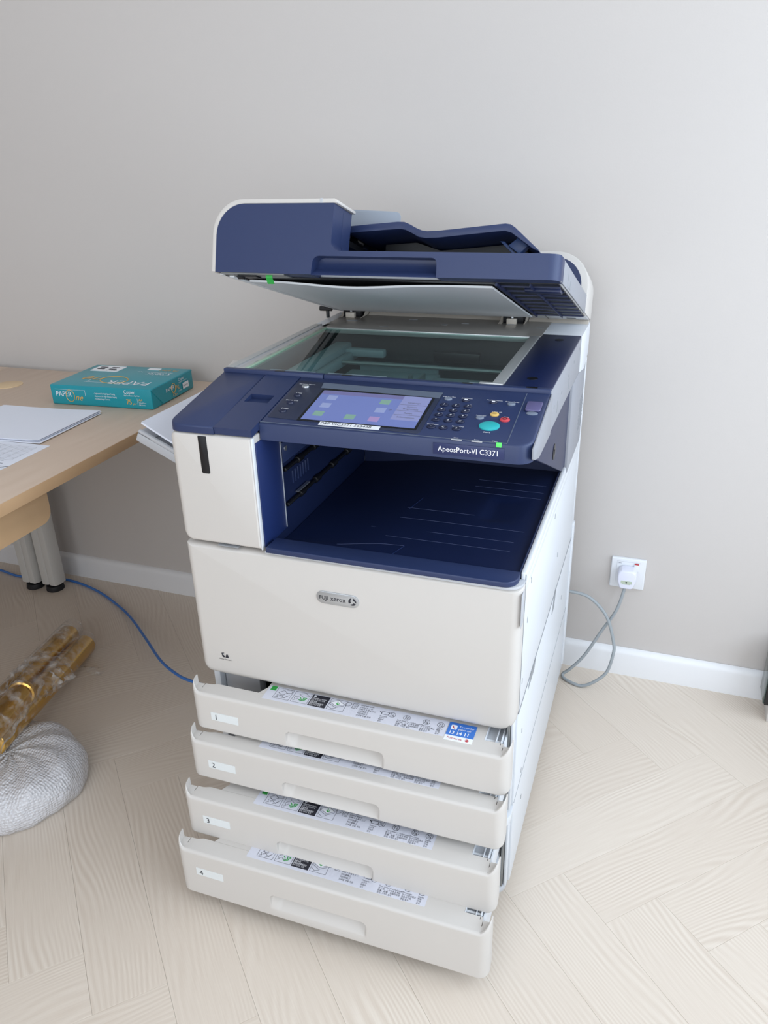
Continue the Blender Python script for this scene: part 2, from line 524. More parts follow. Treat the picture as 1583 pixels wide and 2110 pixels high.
holed_wall('wall_right', 'y', YF - T, yw(XR) - 0.0005, XR, T, -1.70, 0.78, 0.58, 2.45)
window_frame('window_1', 'y', XR, -1.70, 0.78, 0.58, 2.45, 2)
holed_wall('wall_front', 'x', XL + 0.0005, XR - 0.0005, YF - T, T, -1.1, 1.8, 0.55, 2.5)
window_frame('fill_window', 'x', YF - T, -1.1, 1.8, 0.55, 2.5, 3)  # unseen window, added as the opening for the front fill lamp

# baseboards: a moulded board with a rounded top
def baseboard(name, a, b, flip=1):
    A, B = Vector(a), Vector(b)
    d = (B - A).normalized()
    n = Vector((d.y, -d.x)) * flip
    prof = [(0, 0), (0.015, 0), (0.015, 0.064), (0.0135, 0.070), (0.010, 0.076), (0.005, 0.0795), (0, 0.0805)]
    m = MB()
    m.loft([[(p.x + n.x * t, p.y + n.y * t, z) for t, z in prof] for p in (A, B)])
    return struct(m.build(name, 'skirt', smooth=40))


baseboard('baseboard_back', (XL, yw(XL)), (XR, yw(XR)))
baseboard('baseboard_left', (XL, YF), (XL, yw(XL) - 0.016))
baseboard('baseboard_right', (XR, yw(XR) - 0.016), (XR, YF))

# herringbone planks (126 x 632 mm), each a piece of its own
PW = 0.17905 / math.sqrt(2)
PL = PW * 5
E45 = Vector((1, 1)).normalized()
D45 = Vector((1, -1)).normalized()


def plank_mesh():
    m = MB()
    g, c, h = 0.00015, 0.0004, 0.0045
    x, y = PL / 2 - g, PW / 2 - g
    lo = [(-x, -y, -h), (x, -y, -h), (x, y, -h), (-x, y, -h)]
    md = [(p[0], p[1], -c * 0.6) for p in lo]
    hi = [(p[0] - math.copysign(c, p[0]), p[1] - math.copysign(c, p[1]), 0) for p in lo]
    m.loft([lo, md, hi])
    o = m.build('plank', 'plank', smooth=0)
    me = o.data
    bpy.data.objects.remove(o)
    return me


PM = plank_mesh()
V0 = Vector((0.785, 0.0285))
bounds = [((XL, 0), (-1, 0)), ((XR, 0), (1, 0)), ((0, YF), (0, -1)), ((0, YW), (-KW, 1))]


def outside(p):
    return max((p[0] - b[0][0]) * b[1][0] + (p[1] - b[0][1]) * b[1][1] for b in bounds)


for row in range(-8, 4):
    for i in range(-40, 40):
        # zigzag "row": valley of the zigzag at this row
        base = V0 + Vector((0.17905 * i, PL / math.sqrt(2) * row))
        shift = (row % 2) * 0.0
        if row % 2 == 0:
            # planks rising to the right above this zigzag
            p0 = base + E45 * PW
            ctr = p0 + D45 * (PW / 2) + E45 * (PL / 2)
            ang = math.radians(45)
        else:
            # planks falling to the right, hanging from the next zigzag up
            up = V0 + Vector((0.17905 * i, PL / math.sqrt(2) * (row + 1)))
            ctr = up + E45 * (PW / 2) + D45 * (PL / 2)
            ang = math.radians(-45)
        if row % 2 == 0 and row != 0:
            # keep neighbouring double rows in register
            k = row // 2
            sh = (2 * k) * PL / math.sqrt(2)
            ctr = V0 + Vector((0.17905 * i, sh)) + E45 * PW + D45 * (PW / 2) + E45 * (PL / 2)
        ca, sa = math.cos(ang), math.sin(ang)
        cor = [(ctr.x + sx * PL / 2 * ca - sy * PW / 2 * sa, ctr.y + sx * PL / 2 * sa + sy * PW / 2 * ca) for sx, sy in ((-1, -1), (1, -1), (1, 1), (-1, 1))]
        ds = [outside(p) for p in cor]
        if min(ds) > -0.01:
            continue
        me = PM
        if max(ds) > 0:
            bm = bmesh.new(); bm.from_mesh(PM)
            for b in bounds:
                q = Vector((b[0][0] - ctr.x, b[0][1] - ctr.y))
                co = Vector((q.x * ca + q.y * sa, -q.x * sa + q.y * ca, 0))
                no = Vector((b[1][0] * ca + b[1][1] * sa, -b[1][0] * sa + b[1][1] * ca, 0))
                bmesh.ops.bisect_plane(bm, geom=bm.verts[:] + bm.edges[:] + bm.faces[:], plane_co=co, plane_no=no, clear_outer=True)
            if not bm.faces:
                bm.free(); continue
            me = bpy.data.meshes.new('plank'); bm.to_mesh(me); bm.free()
            me.materials.append(M['plank'])
        o = link('plank', me, floor, (ctr.x, ctr.y, 0))
        o.rotation_euler = (0, 0, ang)

# ================================================================== the copier
W = 0.602
CB = (0.30, 0.36, 0.0)
cop = thing('photocopier', 'white and navy office photocopier with raised document feeder and four pulled-out drawers', 'photocopier', CB)


EACH = {'glass_clip', 'grip_recess', 'exit_lever', 'deck_slot', 'deck_cap', 'cover_rib', 'strip_slot', 'status_light', 'louvre', 'guide_strip', 'inner_block', 'lens_cover',
        'frame_edge', 'joint_strip', 'rear_ledge', 'left_rail', 'exit_roller', 'feed_roller', 'tray_ridge', 'vent_bar', 'guide_seal', 'seam', 'hinge_cover', 'slide_bracket', 'flank_slot', 'side_slot',
        'panel_groove', 'plug_label', 'side_pocket', 'cover_slot', 'plate_groove', 'scan_carriage', 'film_tail', 'guide_rod'}
STUFF = ('lettering', 'print', 'printed_lines', 'emblem', 'key_mark', 'maker_name', 'number')


def part(m, name, mats, parent=None, **k):
    p = cop if parent is None else parent
    if name in EACH:
        return [q.build(name, mats, p, **k) for q in m.islands()][-1]
    o = m.build(name, mats, p, **k)
    if any(name.endswith(t) for t in STUFF):
        o['kind'] = 'stuff'
    return o


def hollow(m, x0, x1, y0, y1, z0, z1, t, open_front=True):
    m.box(x0, x0 + t, y0, y1, z0, z1); m.box(x1 - t, x1, y0, y1, z0, z1)
    m.box(x0 + t, x1 - t, y1 - t, y1, z0, z1); m.box(x0 + t, x1 - t, y0, y1 - t, z0, z0 + t)


# ---- lower cabinet that holds the drawers (open at the front)
YB = 0.757
m = MB()
m.box(0.0, 0.014, 0.035, YB, 0.04, 0.4395)
m.box(W - 0.010, W, 0.032, YB, 0.04, 0.4395)
m.box(0.014, W - 0.010, YB - 0.014, YB, 0.04, 0.4395)
m.box(0.014, W - 0.010, 0.035, YB - 0.014, 0.04, 0.052)
cabinet = part(m, 'cabinet', 'white_lit', bevel=0.002)
m = MB()
m.box(0.016, 0.092, 0.05, 0.075, 0.053, 0.4385)
part(m, 'front_post', 'grey', cabinet, bevel=0.002)
m = MB()
m.box(0.093, W - 0.032, 0.10, 0.115, 0.053, 0.4385)
part(m, 'inner_panel', 'navy_deep', cabinet)
m = MB()  # right front frame: white post, steel strip, drawer slide
m.box(0.5935, 0.5985, 0.012, 0.031, 0.2385, 0.4385, 0)
m.box(0.5935, 0.5985, 0.012, 0.031, 0.045, 0.205, 0)
part(m, 'frame_edge', 'white_lit', cabinet, bevel=0.0015)
m = MB()
m.box(0.5885, 0.5928, 0.004, 0.09, 0.053, 0.4385)
m.box(0.5725, 0.5884, 0.022, 0.09, 0.053, 0.130)
m.box(0.5725, 0.5884, 0.022, 0.09, 0.235, 0.262)
for z in (0.060, 0.078, 0.098, 0.116):
    m.cyl((0.580, 0.022, z), 0.0032, 0.002, (0, -1, 0), 10)
part(m, 'slide_bracket', 'steel', cabinet, bevel=0.0008)
m = MB()  # rail between the two drawer modules, rounded at its right end
pl = [(0.02, 0.034), (0.02, -0.012)] + [(W - 0.024 + 0.024 * math.sin(math.radians(a)), 0.012 - 0.024 * math.cos(math.radians(a))) for a in range(0, 91, 15)] + [(W, 0.034)]
m.prism(pl, 'z', 0.214, 0.232)
part(m, 'divider_rail', 'white_lit', cabinet, bevel=0.0015)
m = MB()
pl = [(0.02, 0.034), (0.02, -0.006)] + [(W - 0.034 + 0.030 * math.sin(math.radians(a)), 0.024 - 0.030 * math.cos(math.radians(a))) for a in range(0, 91, 15)] + [(W - 0.004, 0.034)]
m.prism(pl, 'z', 0.036, 0.050)
part(m, 'base_rail', 'grey', cabinet, bevel=0.0015)
for x in (0.06, W - 0.07):
    for y in (0.10, YB - 0.08):
        m = MB()
        m.cyl((x - 0.011, y, 0.0202), 0.020, 0.022, (1, 0, 0), 20)
        m.box(x - 0.015, x + 0.015, y - 0.016, y + 0.016, 0.030, 0.0405)
        part(m, 'caster', 'rubber', cabinet, bevel=0.001)

# ---- middle body
m = MB()
m.box(0.0, W, 0.0315, YB, 0.4405, 0.676)
m.box(0.0, 0.154, 0.0315, YB, 0.675, 0.695)
m.box(0.594, W, 0.0315, YB, 0.675, 0.695)
m.box(0.0, 0.154, 0.0315, YB, 0.694, 0.8895)
m.box(0.0, 0.008, 0.0315, YB, 0.44, 0.8895)
m.box(0.594, W, 0.0315, 0.50, 0.694, 0.7155)
body = part(m, 'body', 'white_lit', bevel=0.0025)
# carrying-grip recesses on the right side of the body: flat grey patches
m = MB()
for y0, y1, z0, z1 in ((0.425, 0.478, 0.402, 0.446), (0.128, 0.215, 0.420, 0.444)):
    m.prism([(y0, z0), (y1 - 0.02, z0), (y1, z1), (y0 + 0.022, z1)], 'x', W - 0.0005, W + 0.0006)
part(m, 'grip_recess', 'midgrey', body)
m = MB()
m.box(W - 0.0005, W + 0.0006, 0.0317, 0.0330, 0.4405, 0.712)
m.box(W - 0.0005, W + 0.0006, 0.033, YB, 0.4392, 0.4405)
m.box(W - 0.0005, W + 0.0006, 0.033, YB, 0.2385, 0.2393)
part(m, 'seam', 'midgrey', body, smooth=0)
m = MB()
for y, z in ((0.09, 0.665), (0.07, 0.60), (0.05, 0.49), (0.36, 0.66), (0.45, 0.53), (0.08, 0.36), (0.10, 0.25), (0.12, 0.165), (0.60, 0.34)):
    m.box(W - 0.0005, W + 0.0005, y, y + 0.004, z, z + 0.010)
part(m, 'side_slot', 'midgrey', body, smooth=0)
m = MB()   # grip pocket beside the front cover
m.box(W - 0.0005, W + 0.0009, -0.0, 0.022, 0.632, 0.692)
part(m, 'cover_grip', 'grey', body, bevel=0.0003)

# ---- large front cover
m = MB()
front_panel(m, 0.0, W, 0.4195, 0.6985, 0.031, 0.0, 0.016, (0.022, 0.030, 0.004, 0.004), mt=0.35)
cover = part(m, 'front_cover', 'white', smooth=50)
m = MB()   # light lip along the top of the cover under the navy tray
m.prism([(0.160, 0.031), (0.160, 0.002)] + [(0.576 + 0.026 * math.sin(math.radians(a)), 0.024 - 0.026 * math.cos(math.radians(a))) for a in range(0, 91, 10)] + [(W, 0.0315)], 'z', 0.6985, 0.7035)
part(m, 'top_lip', 'grey', cover, bevel=0.001)
# maker's badge: silver lozenge with raised lettering
m = MB()
m.prism(rrect(0.2535, 0.331, 0.6205, 0.6445, 0.0119, 8), 'y', -0.0022, 0.0005)
badge = part(m, 'badge', 'chrome', cover, bevel=0.0007)
m = MB()
m.text('FUJI', 0.0105, (0.2585, -0.0024, 0.6290), (1, 0, 0), (0, 0, 1), sx=0.95, bold=0.008)
m.text('xerox', 0.0125, (0.2795, -0.0024, 0.6290), (1, 0, 0), (0, 0, 1), sx=0.92, bold=0.008)
cx, cz = 0.3195, 0.6325
for a0, a1 in ((100, 215), (235, 330), (345, 440)):
    pts = []
    for k in range(9):
        a = math.radians(a0 + (a1 - a0) * k / 8)
        pts.append((cx + 0.0072 * math.cos(a), -0.0024, cz + 0.0072 * math.sin(a)))
    for k in range(9):
        a = math.radians(a1 - 12 - (a1 - a0 - 34) * k / 8)
        rr = 0.0024 + 0.0022 * (k / 8)
        pts.append((cx + rr * math.cos(a), -0.0024, cz + rr * math.sin(a)))
    m.add(pts, [tuple(range(len(pts)))])
part(m, 'badge_lettering', 'ink', cover, smooth=0)
# small paw-like emblem with a line of type
m = MB()
m.add([(0.0475, -0.0004, 0.4735), (0.0535, -0.0004, 0.4745), (0.0520, -0.0004, 0.4705), (0.0545, -0.0004, 0.4640), (0.0490, -0.0004, 0.4640)], [(0, 1, 2, 3, 4)])
m.add([(0.0550, -0.0004, 0.4640), (0.0572, -0.0004, 0.4705), (0.0592, -0.0004, 0.4725), (0.0612, -0.0004, 0.4705), (0.0622, -0.0004, 0.4640)], [(0, 1, 2, 3, 4)])
m.text('Home Partner 1', 0.0042, (0.0412, -0.0004, 0.4585), (1, 0, 0), (0, 0, 1))
part(m, 'emblem', 'ink', cover, smooth=0)
m = MB()
m.add([(0.0500, -0.0006, 0.4722), (0.0528, -0.0006, 0.4728), (0.0518, -0.0006, 0.4690)], [(0, 1, 2)])
part(m, 'emblem_gap', 'sticker_w', cover, smooth=0)

# ---- small upper-left door
m = MB()
front_panel(m, 0.0005, 0.1565, 0.7035, 0.9065, 0.031, 0.0, 0.014, (0.020, 0.004, 0.003, 0.014), mr=0.35, mt=0.3, mbm=0.6)
door = part(m, 'toner_door', 'white', smooth=50)
m = MB()
m.prism(rrect(0.0580, 0.0735, 0.8370, 0.9030, (0.003, 0.003, 0.001, 0.001), 4), 'y', -0.0008, 0.0005)
part(m, 'window_slot', 'black', door, bevel=0.0003)
m = MB()
m.box(0.1545, 0.1575, 0.0012, 0.0095, 0.7045, 0.9055)
part(m, 'door_edge', 'white_lit', door, bevel=0.001)
m = MB()
m.box(0.07, 0.11, -0.0005, 0.010, 0.7028, 0.7040)
part(m, 'door_catch', 'midgrey', door)

# ---- output tray and the hollow under the scanner
m = MB()
m.box(0.1548, 0.1590, 0.0100, 0.092, 0.7060, 0.8945)
m.box(0.1548, 0.1592, 0.092, 0.095, 0.7060, 0.8945)
part(m, 'inner_column', mat('column_navy', srgb(30, 47, 98), 0.42, bump=0.05), body, bevel=0.0006)
m = MB()
m.box(0.1588, 0.1598, 0.0915, 0.0935, 0.708, 0.870)
part(m, 'column_edge', 'grey', body)
m = MB()
m.box(0.1560, 0.592, 0.498, 0.512, 0.677, 0.886)
m.box(0.1460, 0.1552, 0.033, 0.498, 0.677, 0.8865)
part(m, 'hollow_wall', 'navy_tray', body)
m = MB()   # rollers, flap and ribs on the inner left wall
m.box(0.1545, 0.160, 0.098, 0.42, 0.828, 0.866)
for k in range(7):
    m.box(0.1545, 0.1575, 0.135 + k * 0.011, 0.138 + k * 0.011, 0.775, 0.800)
part(m, 'exit_flap', 'navy', body, bevel=0.001)
m = MB()
m.tube([(0.160, 0.10, 0.815), (0.160, 0.47, 0.815)], 0.004, 8)
m.tube([(0.160, 0.10, 0.748), (0.160, 0.47, 0.748)], 0.004, 8)
for z in (0.815, 0.748):
    for y in (0.15, 0.22, 0.30, 0.38):
        m.cyl((0.160, y, z), 0.0065, 0.020, (0, 1, 0), 14)
part(m, 'exit_roller', 'black', body, bevel=0.001)
m = MB()
m.box(0.158, 0.164, 0.14, 0.19, 0.7565, 0.7585)
m.cyl((0.160, 0.108, 0.853), 0.0045, 0.002, (1, 0, 0), 12)
part(m, 'exit_lever', 'chrome', body)
# tray sheet: navy, lower at the left, with raised outlines
m = MB()
nx, ny = 44, 40
vs, fs = [], []
for j in range(ny + 1):
    for i in range(nx + 1):
        x = 0.157 + (0.593 - 0.157) * i / nx
        y = 0.036 + (0.500 - 0.036) * j / ny
        z = 0.7085 - 0.020 * smooth01((0.36 - x) / 0.22) * smooth01((y - 0.03) / 0.06) - 0.004 * smooth01((y - 0.03) / 0.1)
        # shallow scoop at the right
        sc = smooth01((x - 0.478) / 0.02) * smooth01((0.560 - x) / 0.02) * smooth01((y - 0.225) / 0.012) * smooth01((0.335 - y) / 0.012)
        z -= 0.008 * sc * (0.560 - x) / 0.08
        vs.append((x, y, z))
for j in range(ny):
    for i in range(nx):
        a = j * (nx + 1) + i
        fs.append((a, a + 1, a + nx + 2, a + nx + 1))
m.add(vs, fs)
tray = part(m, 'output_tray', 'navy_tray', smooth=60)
m = MB()   # front band of the tray
pl = [(0.165, 0.037), (0.165, -0.0045)] + [(0.570 + 0.0235 * math.sin(math.radians(a)), 0.019 - 0.0235 * math.cos(math.radians(a))) for a in range(0, 91, 10)] + [(0.5935, 0.037)]
m.prism(pl, 'z', 0.7037, 0.7135)
m.box(0.5895, 0.5935, 0.0372, 0.500, 0.7005, 0.7135)
part(m, 'tray_band', 'navy', tray, bevel=0.0025, seg=3)
m = MB()   # fine raised outlines on the tray
def tz(x, y):
    return 0.7090 - 0.020 * smooth01((0.36 - x) / 0.22) * smooth01((y - 0.03) / 0.06) - 0.004 * smooth01((y - 0.03) / 0.1)
def tline(pts):
    m.tube([(x, y, tz(x, y) - 0.0002) for x, y in pts], 0.0005, 5)
tline([(0.375, 0.040), (0.385, 0.082)])
tline([(0.270 + 0.115 * k / 8, 0.060 + 0.022 * math.sin(math.pi * 0.5 * k / 8)) for k in range(9)])
tline([(0.345, 0.232), (0.356, 0.290)])
for y, xa, xb in ((0.115, 0.34, 0.56), (0.150, 0.30, 0.56), (0.195, 0.34, 0.57), (0.240, 0.34, 0.47), (0.345, 0.40, 0.575), (0.375, 0.44, 0.575), (0.41, 0.44, 0.575)):
    tline([(xa, y), ((xa + xb) / 2, y), (xb, y)])
part(m, 'tray_ridge', mat('ridge_navy', srgb(26, 44, 90), 0.45, bump=0.03), tray)

# ---- right rear of the hollow: navy gusset with a round plug, grey louvred corner
m = MB()
m.prism([(0.085, 0.8855), (0.470, 0.7165), (0.500, 0.7165), (0.500, 0.70), (0.622, 0.66), (0.626, 0.8855)], 'x', 0.586, 0.5965)
gus = part(m, 'gusset', 'navy_deep', body, bevel=0.001)
m = MB()
m.cyl((0.5962, 0.318, 0.8135), 0.0150, 0.0016, (1, 0, 0), 24)
m.cyl((0.5977, 0.318, 0.8135), 0.0045, 0.0010, (1, 0, 0), 14)
part(m, 'screw_plug', 'black', body, bevel=0.0006)
m = MB()
m.box(0.156, W, 0.5125, YB - 0.002, 0.6945, 0.886)
rear = part(m, 'rear_corner', 'flank', body, bevel=0.003)
m = MB()
for i in range(9):
    z = 0.735 + i * 0.0085
    m.prism([(0.665 + 0.002 * i, z), (0.735, z + 0.004), (0.735, z + 0.0072), (0.665 + 0.002 * i, z + 0.0035)], 'x', W - 0.001, W + 0.0006)
part(m, 'louvre', 'midgrey', body, smooth=0)
m = MB()
m.box(W - 0.006, W + 0.0008, 0.737, YB + 0.001, 0.44, 0.8855)
part(m, 'rear_edge', 'white_lit', body, bevel=0.001)
m = MB()   # swelling on the rear of the right side
m.box(W - 0.002, W + 0.004, 0.735, YB + 0.006, 0.06, 0.475)
part(m, 'rear_hinge_cover', 'white_lit', body, bevel=0.003)

# ---- bypass tray on the left, tilted up, with paper on it
BA = math.radians(25.5)
def BP(p):   # p = (s outwards from the machine, y, h above the tray)
    s, y, h = p
    return (-s * math.cos(BA) + h * math.sin(BA), y, 0.7155 + s * math.sin(BA) + h * math.cos(BA))
m = MB(BP)
m.box(0.002, 0.238, 0.198, 0.560, -0.018, 0.0)
m.box(0.205, 0.238, 0.198, 0.560, 0.0, 0.0035)
m.box(0.002, 0.238, 0.198, 0.206, 0.0, 0.0075)
m.box(0.002, 0.06, 0.2065, 0.56, 0.0, 0.003)
byp = part(m, 'bypass_tray', 'grey', bevel=0.002)

# ---- scanner: tub, decks, glass
ZP = 0.962
m = MB()
m.box(0.0, 0.008, 0.200, 0.6135, 0.8905, 0.955)
m.box(0.594, 0.6015, 0.200, 0.6135, 0.8865, 0.9605)
m.box(0.008, 0.594, 0.200, 0.206, 0.8865, 0.955)
m.box(0.008, 0.594, 0.206, 0.6135, 0.8865, 0.890)
scan = part(m, 'scanner', 'flank', bevel=0.0012)
m = MB()   # white rear hood of the scanner with a slanted lower edge at the right
m.prism([(0.6140, 0.962), (0.765, 0.962), (0.766, 0.935), (0.7660, 0.893), (0.700, 0.872), (0.6140, 0.886)], 'x', 0.0, W + 0.001)
part(m, 'rear_hood', 'white_lit', scan, bevel=0.002)
m = MB()   # grey metal deck behind the glass
m.box(0.028, 0.522, 0.585, 0.735, ZP, ZP + 0.0016)
part(m, 'rear_deck', 'deck', scan, bevel=0.0005)
m = MB()
for x, y, lx, ly in ((0.06, 0.66, 0.024, 0.010), (0.20, 0.70, 0.02, 0.004), (0.29, 0.655, 0.012, 0.010), (0.33, 0.68, 0.016, 0.003), (0.43, 0.69, 0.016, 0.004), (0.16, 0.61, 0.02, 0.004), (0.50, 0.665, 0.015, 0.004)):
    m.box(x, x + lx, y, y + ly, ZP + 0.0015, ZP + 0.0021)
part(m, 'deck_slot', 'midgrey', scan, smooth=0)
m = MB()   # navy deck at the right
m.box(0.5205, 0.6010, 0.206, 0.6135, 0.950, ZP + 0.0005)
part(m, 'right_deck', 'navy_deep', scan, bevel=0.0015)
m = MB()
for x, y in ((0.562, 0.565), (0.560, 0.260)):
    m.cyl((x, y, ZP + 0.0004), 0.009, 0.0006, (0, 0, 1), 18)
part(m, 'deck_cap', 'black', scan)
m = MB()
m.box(0.5005, 0.5200, 0.209, 0.5845, 0.952, ZP + 0.0022)
m.box(0.480, 0.520, 0.2065, 0.214, ZP - 0.002, ZP + 0.003)
part(m, 'size_strip', 'silver', scan, bevel=0.0008)
m = MB()   # thin pale strip along the rear of the glass
m.box(0.040, 0.500, 0.5765, 0.5848, 0.952, ZP + 0.0018)
part(m, 'rear_strip', 'silver', scan, bevel=0.0006)
m = MB()   # left rails with narrow scanning glass
m.box(0.0002, 0.0155, 0.206, 0.6138, 0.952, ZP + 0.0010)
m.box(0.0165, 0.0175, 0.206, 0.6138, 0.952, ZP + 0.0020)
m.box(0.0270, 0.0390, 0.206, 0.6138, 0.952, ZP + 0.0016)
part(m, 'left_rail', 'silver', scan, bevel=0.0005)
m = MB()
m.box(0.0178, 0.0268, 0.2065, 0.60, 0.955, ZP + 0.0004)
part(m, 'scan_strip', 'grey', scan)
m = MB()
m.box(0.0392, 0.0455, 0.209, 0.580, ZP - 0.0030, ZP + 0.0020)
part(m, 'green_strip', mat('strip_green', srgb(166, 190, 168), 0.4, bump=0.02), scan, bevel=0.0004)
m = MB()
for y in (0.245, 0.30, 0.34, 0.39, 0.44, 0.47, 0.52):
    m.text('A4 A5 B5', 0.005, (0.0405, y, ZP + 0.0022), (0, 1, 0), (-1, 0, 0), sx=0.9)
part(m, 'strip_lettering', 'ink_grey', scan, smooth=0)
m = MB()
m.box(0.0460, 0.5000, 0.2095, 0.5762, ZP - 0.003, ZP + 0.0002)
part(m, 'platen_glass', 'glass', scan)
# inside the tub
m = MB()
m.box(0.009, 0.593, 0.2065, 0.6130, 0.8905, 0.892)
m.box(0.009, 0.593, 0.6060, 0.6130, 0.892, 0.951)
m.box(0.5205, 0.593, 0.2065, 0.6055, 0.892, 0.949)
part(m, 'tub_lining', 'inside', scan)
m = MB()
m.box(0.075, 0.112, 0.215, 0.560, 0.905, 0.938)
m.box(0.112, 0.128, 0.215, 0.560, 0.905, 0.925)
m.box(0.070, 0.200, 0.520, 0.540, 0.915, 0.932)
part(m, 'scan_carriage', 'inside_lt', scan, bevel=0.004)
m = MB()
m.box(0.145, 0.340, 0.225, 0.470, 0.892, 0.902)
m.box(0.340, 0.440, 0.225, 0.420, 0.892, 0.909)
m.box(0.160, 0.330, 0.478, 0.492, 0.892, 0.915)
part(m, 'lens_cover', 'inside_lt', scan, bevel=0.002)
m = MB()
for y in (0.250, 0.305, 0.345):
    m.box(0.165, 0.300, y, y + 0.010, 0.902, 0.9045)
part(m, 'cover_rib', mat('pale_rib', srgb(170, 188, 194), 0.4, bump=0.02), scan, bevel=0.002)
m = MB()
m.tube([(0.060, 0.46, 0.918), (0.300, 0.46, 0.918), (0.500, 0.455, 0.918)], 0.0045, 8)
m.box(0.305, 0.312, 0.36, 0.372, 0.903, 0.925); m.box(0.325, 0.329, 0.335, 0.40, 0.903, 0.922)
part(m, 'guide_rod', mat('rod_grey', srgb(120, 130, 132), 0.3, 0.5, bump=0.02), scan)
m = MB()
m.box(0.30, 0.40, 0.560, 0.575, 0.905, 0.925); m.box(0.455, 0.470, 0.24, 0.33, 0.892, 0.915)
part(m, 'inner_block', 'black', scan, bevel=0.001)
m = MB()   # white foot at the far left of the scanner
m.prism([(0.186, 0.925), (0.235, 0.955), (0.262, 0.9615), (0.262, 0.940), (0.20, 0.905)], 'x', -0.016, -0.0005)
part(m, 'side_lug', 'white', scan, bevel=0.0015)

# ---- control panel (sloping), built on the plane z = .958 + (y-.2)*.033/.172
SL = 0.033 / 0.172
PN = Vector((0, -SL, 1)).normalized()
def PP(x, y, h=0.0):
    return Vector((x, y, 0.958 + (y - 0.2) * SL)) + PN * h
XD, YD = Vector((1, 0, 0)), Vector((0, 1, SL)).normalized()

m = MB()
def corner_plan(x0, x1, yf, yb, r, left):
    if left:
        pl = [(x0 + r - r * math.cos(math.radians(a)), yf + r - r * math.sin(math.radians(a))) for a in range(0, 91, 15)]
        return [(x0, yb)] + pl + [(x1, yf), (x1, yb)]
    pl = [(x1 - r + r * math.sin(math.radians(a)), yf + r - r * math.cos(math.radians(a))) for a in range(0, 91, 15)]
    return [(x0, yb), (x0, yf)] + pl + [(x1, yb)]
def sloped_slab(m, plan, zlow, h=0.0, inset=0.003):
    """slab with a sloping top that follows the panel plane and a softened top edge"""
    cx = sum(p[0] for p in plan) / len(plan); cy = sum(p[1] for p in plan) / len(plan)
    def ins(p, d):
        return (p[0] + math.copysign(min(d, abs(cx - p[0])), cx - p[0]), p[1] + math.copysign(min(d, abs(cy - p[1])), cy - p[1]))
    lo = [(p[0], p[1], zlow) for p in plan]
    r1 = [tuple(PP(p[0], p[1], h - inset)) for p in plan]
    r2 = [tuple(PP(*ins(p, inset * 0.35), h - inset * 0.3)) for p in plan]
    r3 = [tuple(PP(*ins(p, inset), h)) for p in plan]
    m.loft([lo, r1, r2, r3])
sloped_slab(m, corner_plan(0.158, 0.6005, 0.028, 0.1955, 0.024, False), 0.8955)
m.box(0.159, 0.594, 0.070, 0.1955, 0.8865, 0.8955)
panel = part(m, 'control_panel', 'navy', smooth=40)
m = MB()   # pale right flank of the panel and scanner front
pl = [(0.045, 0.8985), (0.030, 0.905), (0.0295, 0.9215), (0.1990, 0.9560), (0.1990, 0.8870), (0.085, 0.8870)]
m.prism(pl, 'x', 0.6006, 0.6035)
part(m, 'panel_flank', 'flank', panel, bevel=0.001)
m = MB()
sloped_slab(m, corner_plan(0.0005, 0.0885, 0.0005, 0.1955, 0.022, True), 0.9072)
part(m, 'left_lid', 'navy', panel, smooth=40)
m = MB()   # lid with a finger recess, built as a frame round the recess
def slab_xy(m, x0, x1, y0, y1, h0, h1, mi=0):
    vs = [tuple(PP(x, y, h)) for h in (h0, h1) for y in (y0, y1) for x in (x0, x1)]
    m.add(vs, [(0, 2, 3, 1), (4, 5, 7, 6), (0, 1, 5, 4), (2, 6, 7, 3), (0, 4, 6, 2), (1, 3, 7, 5)], mi)
slab_xy(m, 0.0893, 0.1575, 0.0010, 0.0920, -0.0125, 0.0)
slab_xy(m, 0.0893, 0.1575, 0.1200, 0.1955, -0.0125, 0.0)
slab_xy(m, 0.0893, 0.0975, 0.0920, 0.1200, -0.0125, 0.0)
slab_xy(m, 0.1425, 0.1575, 0.0920, 0.1200, -0.0125, 0.0)
m.add([tuple(PP(0.0975, 0.092, -0.004)), tuple(PP(0.1425, 0.092, -0.004)), tuple(PP(0.1425, 0.12, -0.009)), tuple(PP(0.0975, 0.12, -0.009))], [(0, 1, 2, 3)])
part(m, 'recessed_lid', 'navy', panel)
m = MB()   # joint strip between the panel and the glass, with its step
m.box(0.0005, 0.2005, 0.1960, 0.2085, 0.945, ZP + 0.0012)
m.box(0.2015, 0.6005, 0.1960, 0.2085, 0.945, ZP + 0.0012)
part(m, 'joint_strip', 'navy', panel, bevel=0.002, seg=3)
m = MB()
for x in (0.105, 0.235, 0.452, 0.560):
    m.box(x, x + 0.018, 0.199, 0.206, ZP + 0.0010, ZP + 0.0017)
part(m, 'strip_slot', 'black', panel, smooth=0)
m = MB()
for x0, x1 in ((0.205, 0.315), (0.090, 0.180), (0.462, 0.485)):
    m.box(x0, x1, 0.2088, 0.2120, ZP - 0.001, ZP + 0.0012)
part(m, 'glass_clip', 'inside_lt', panel)

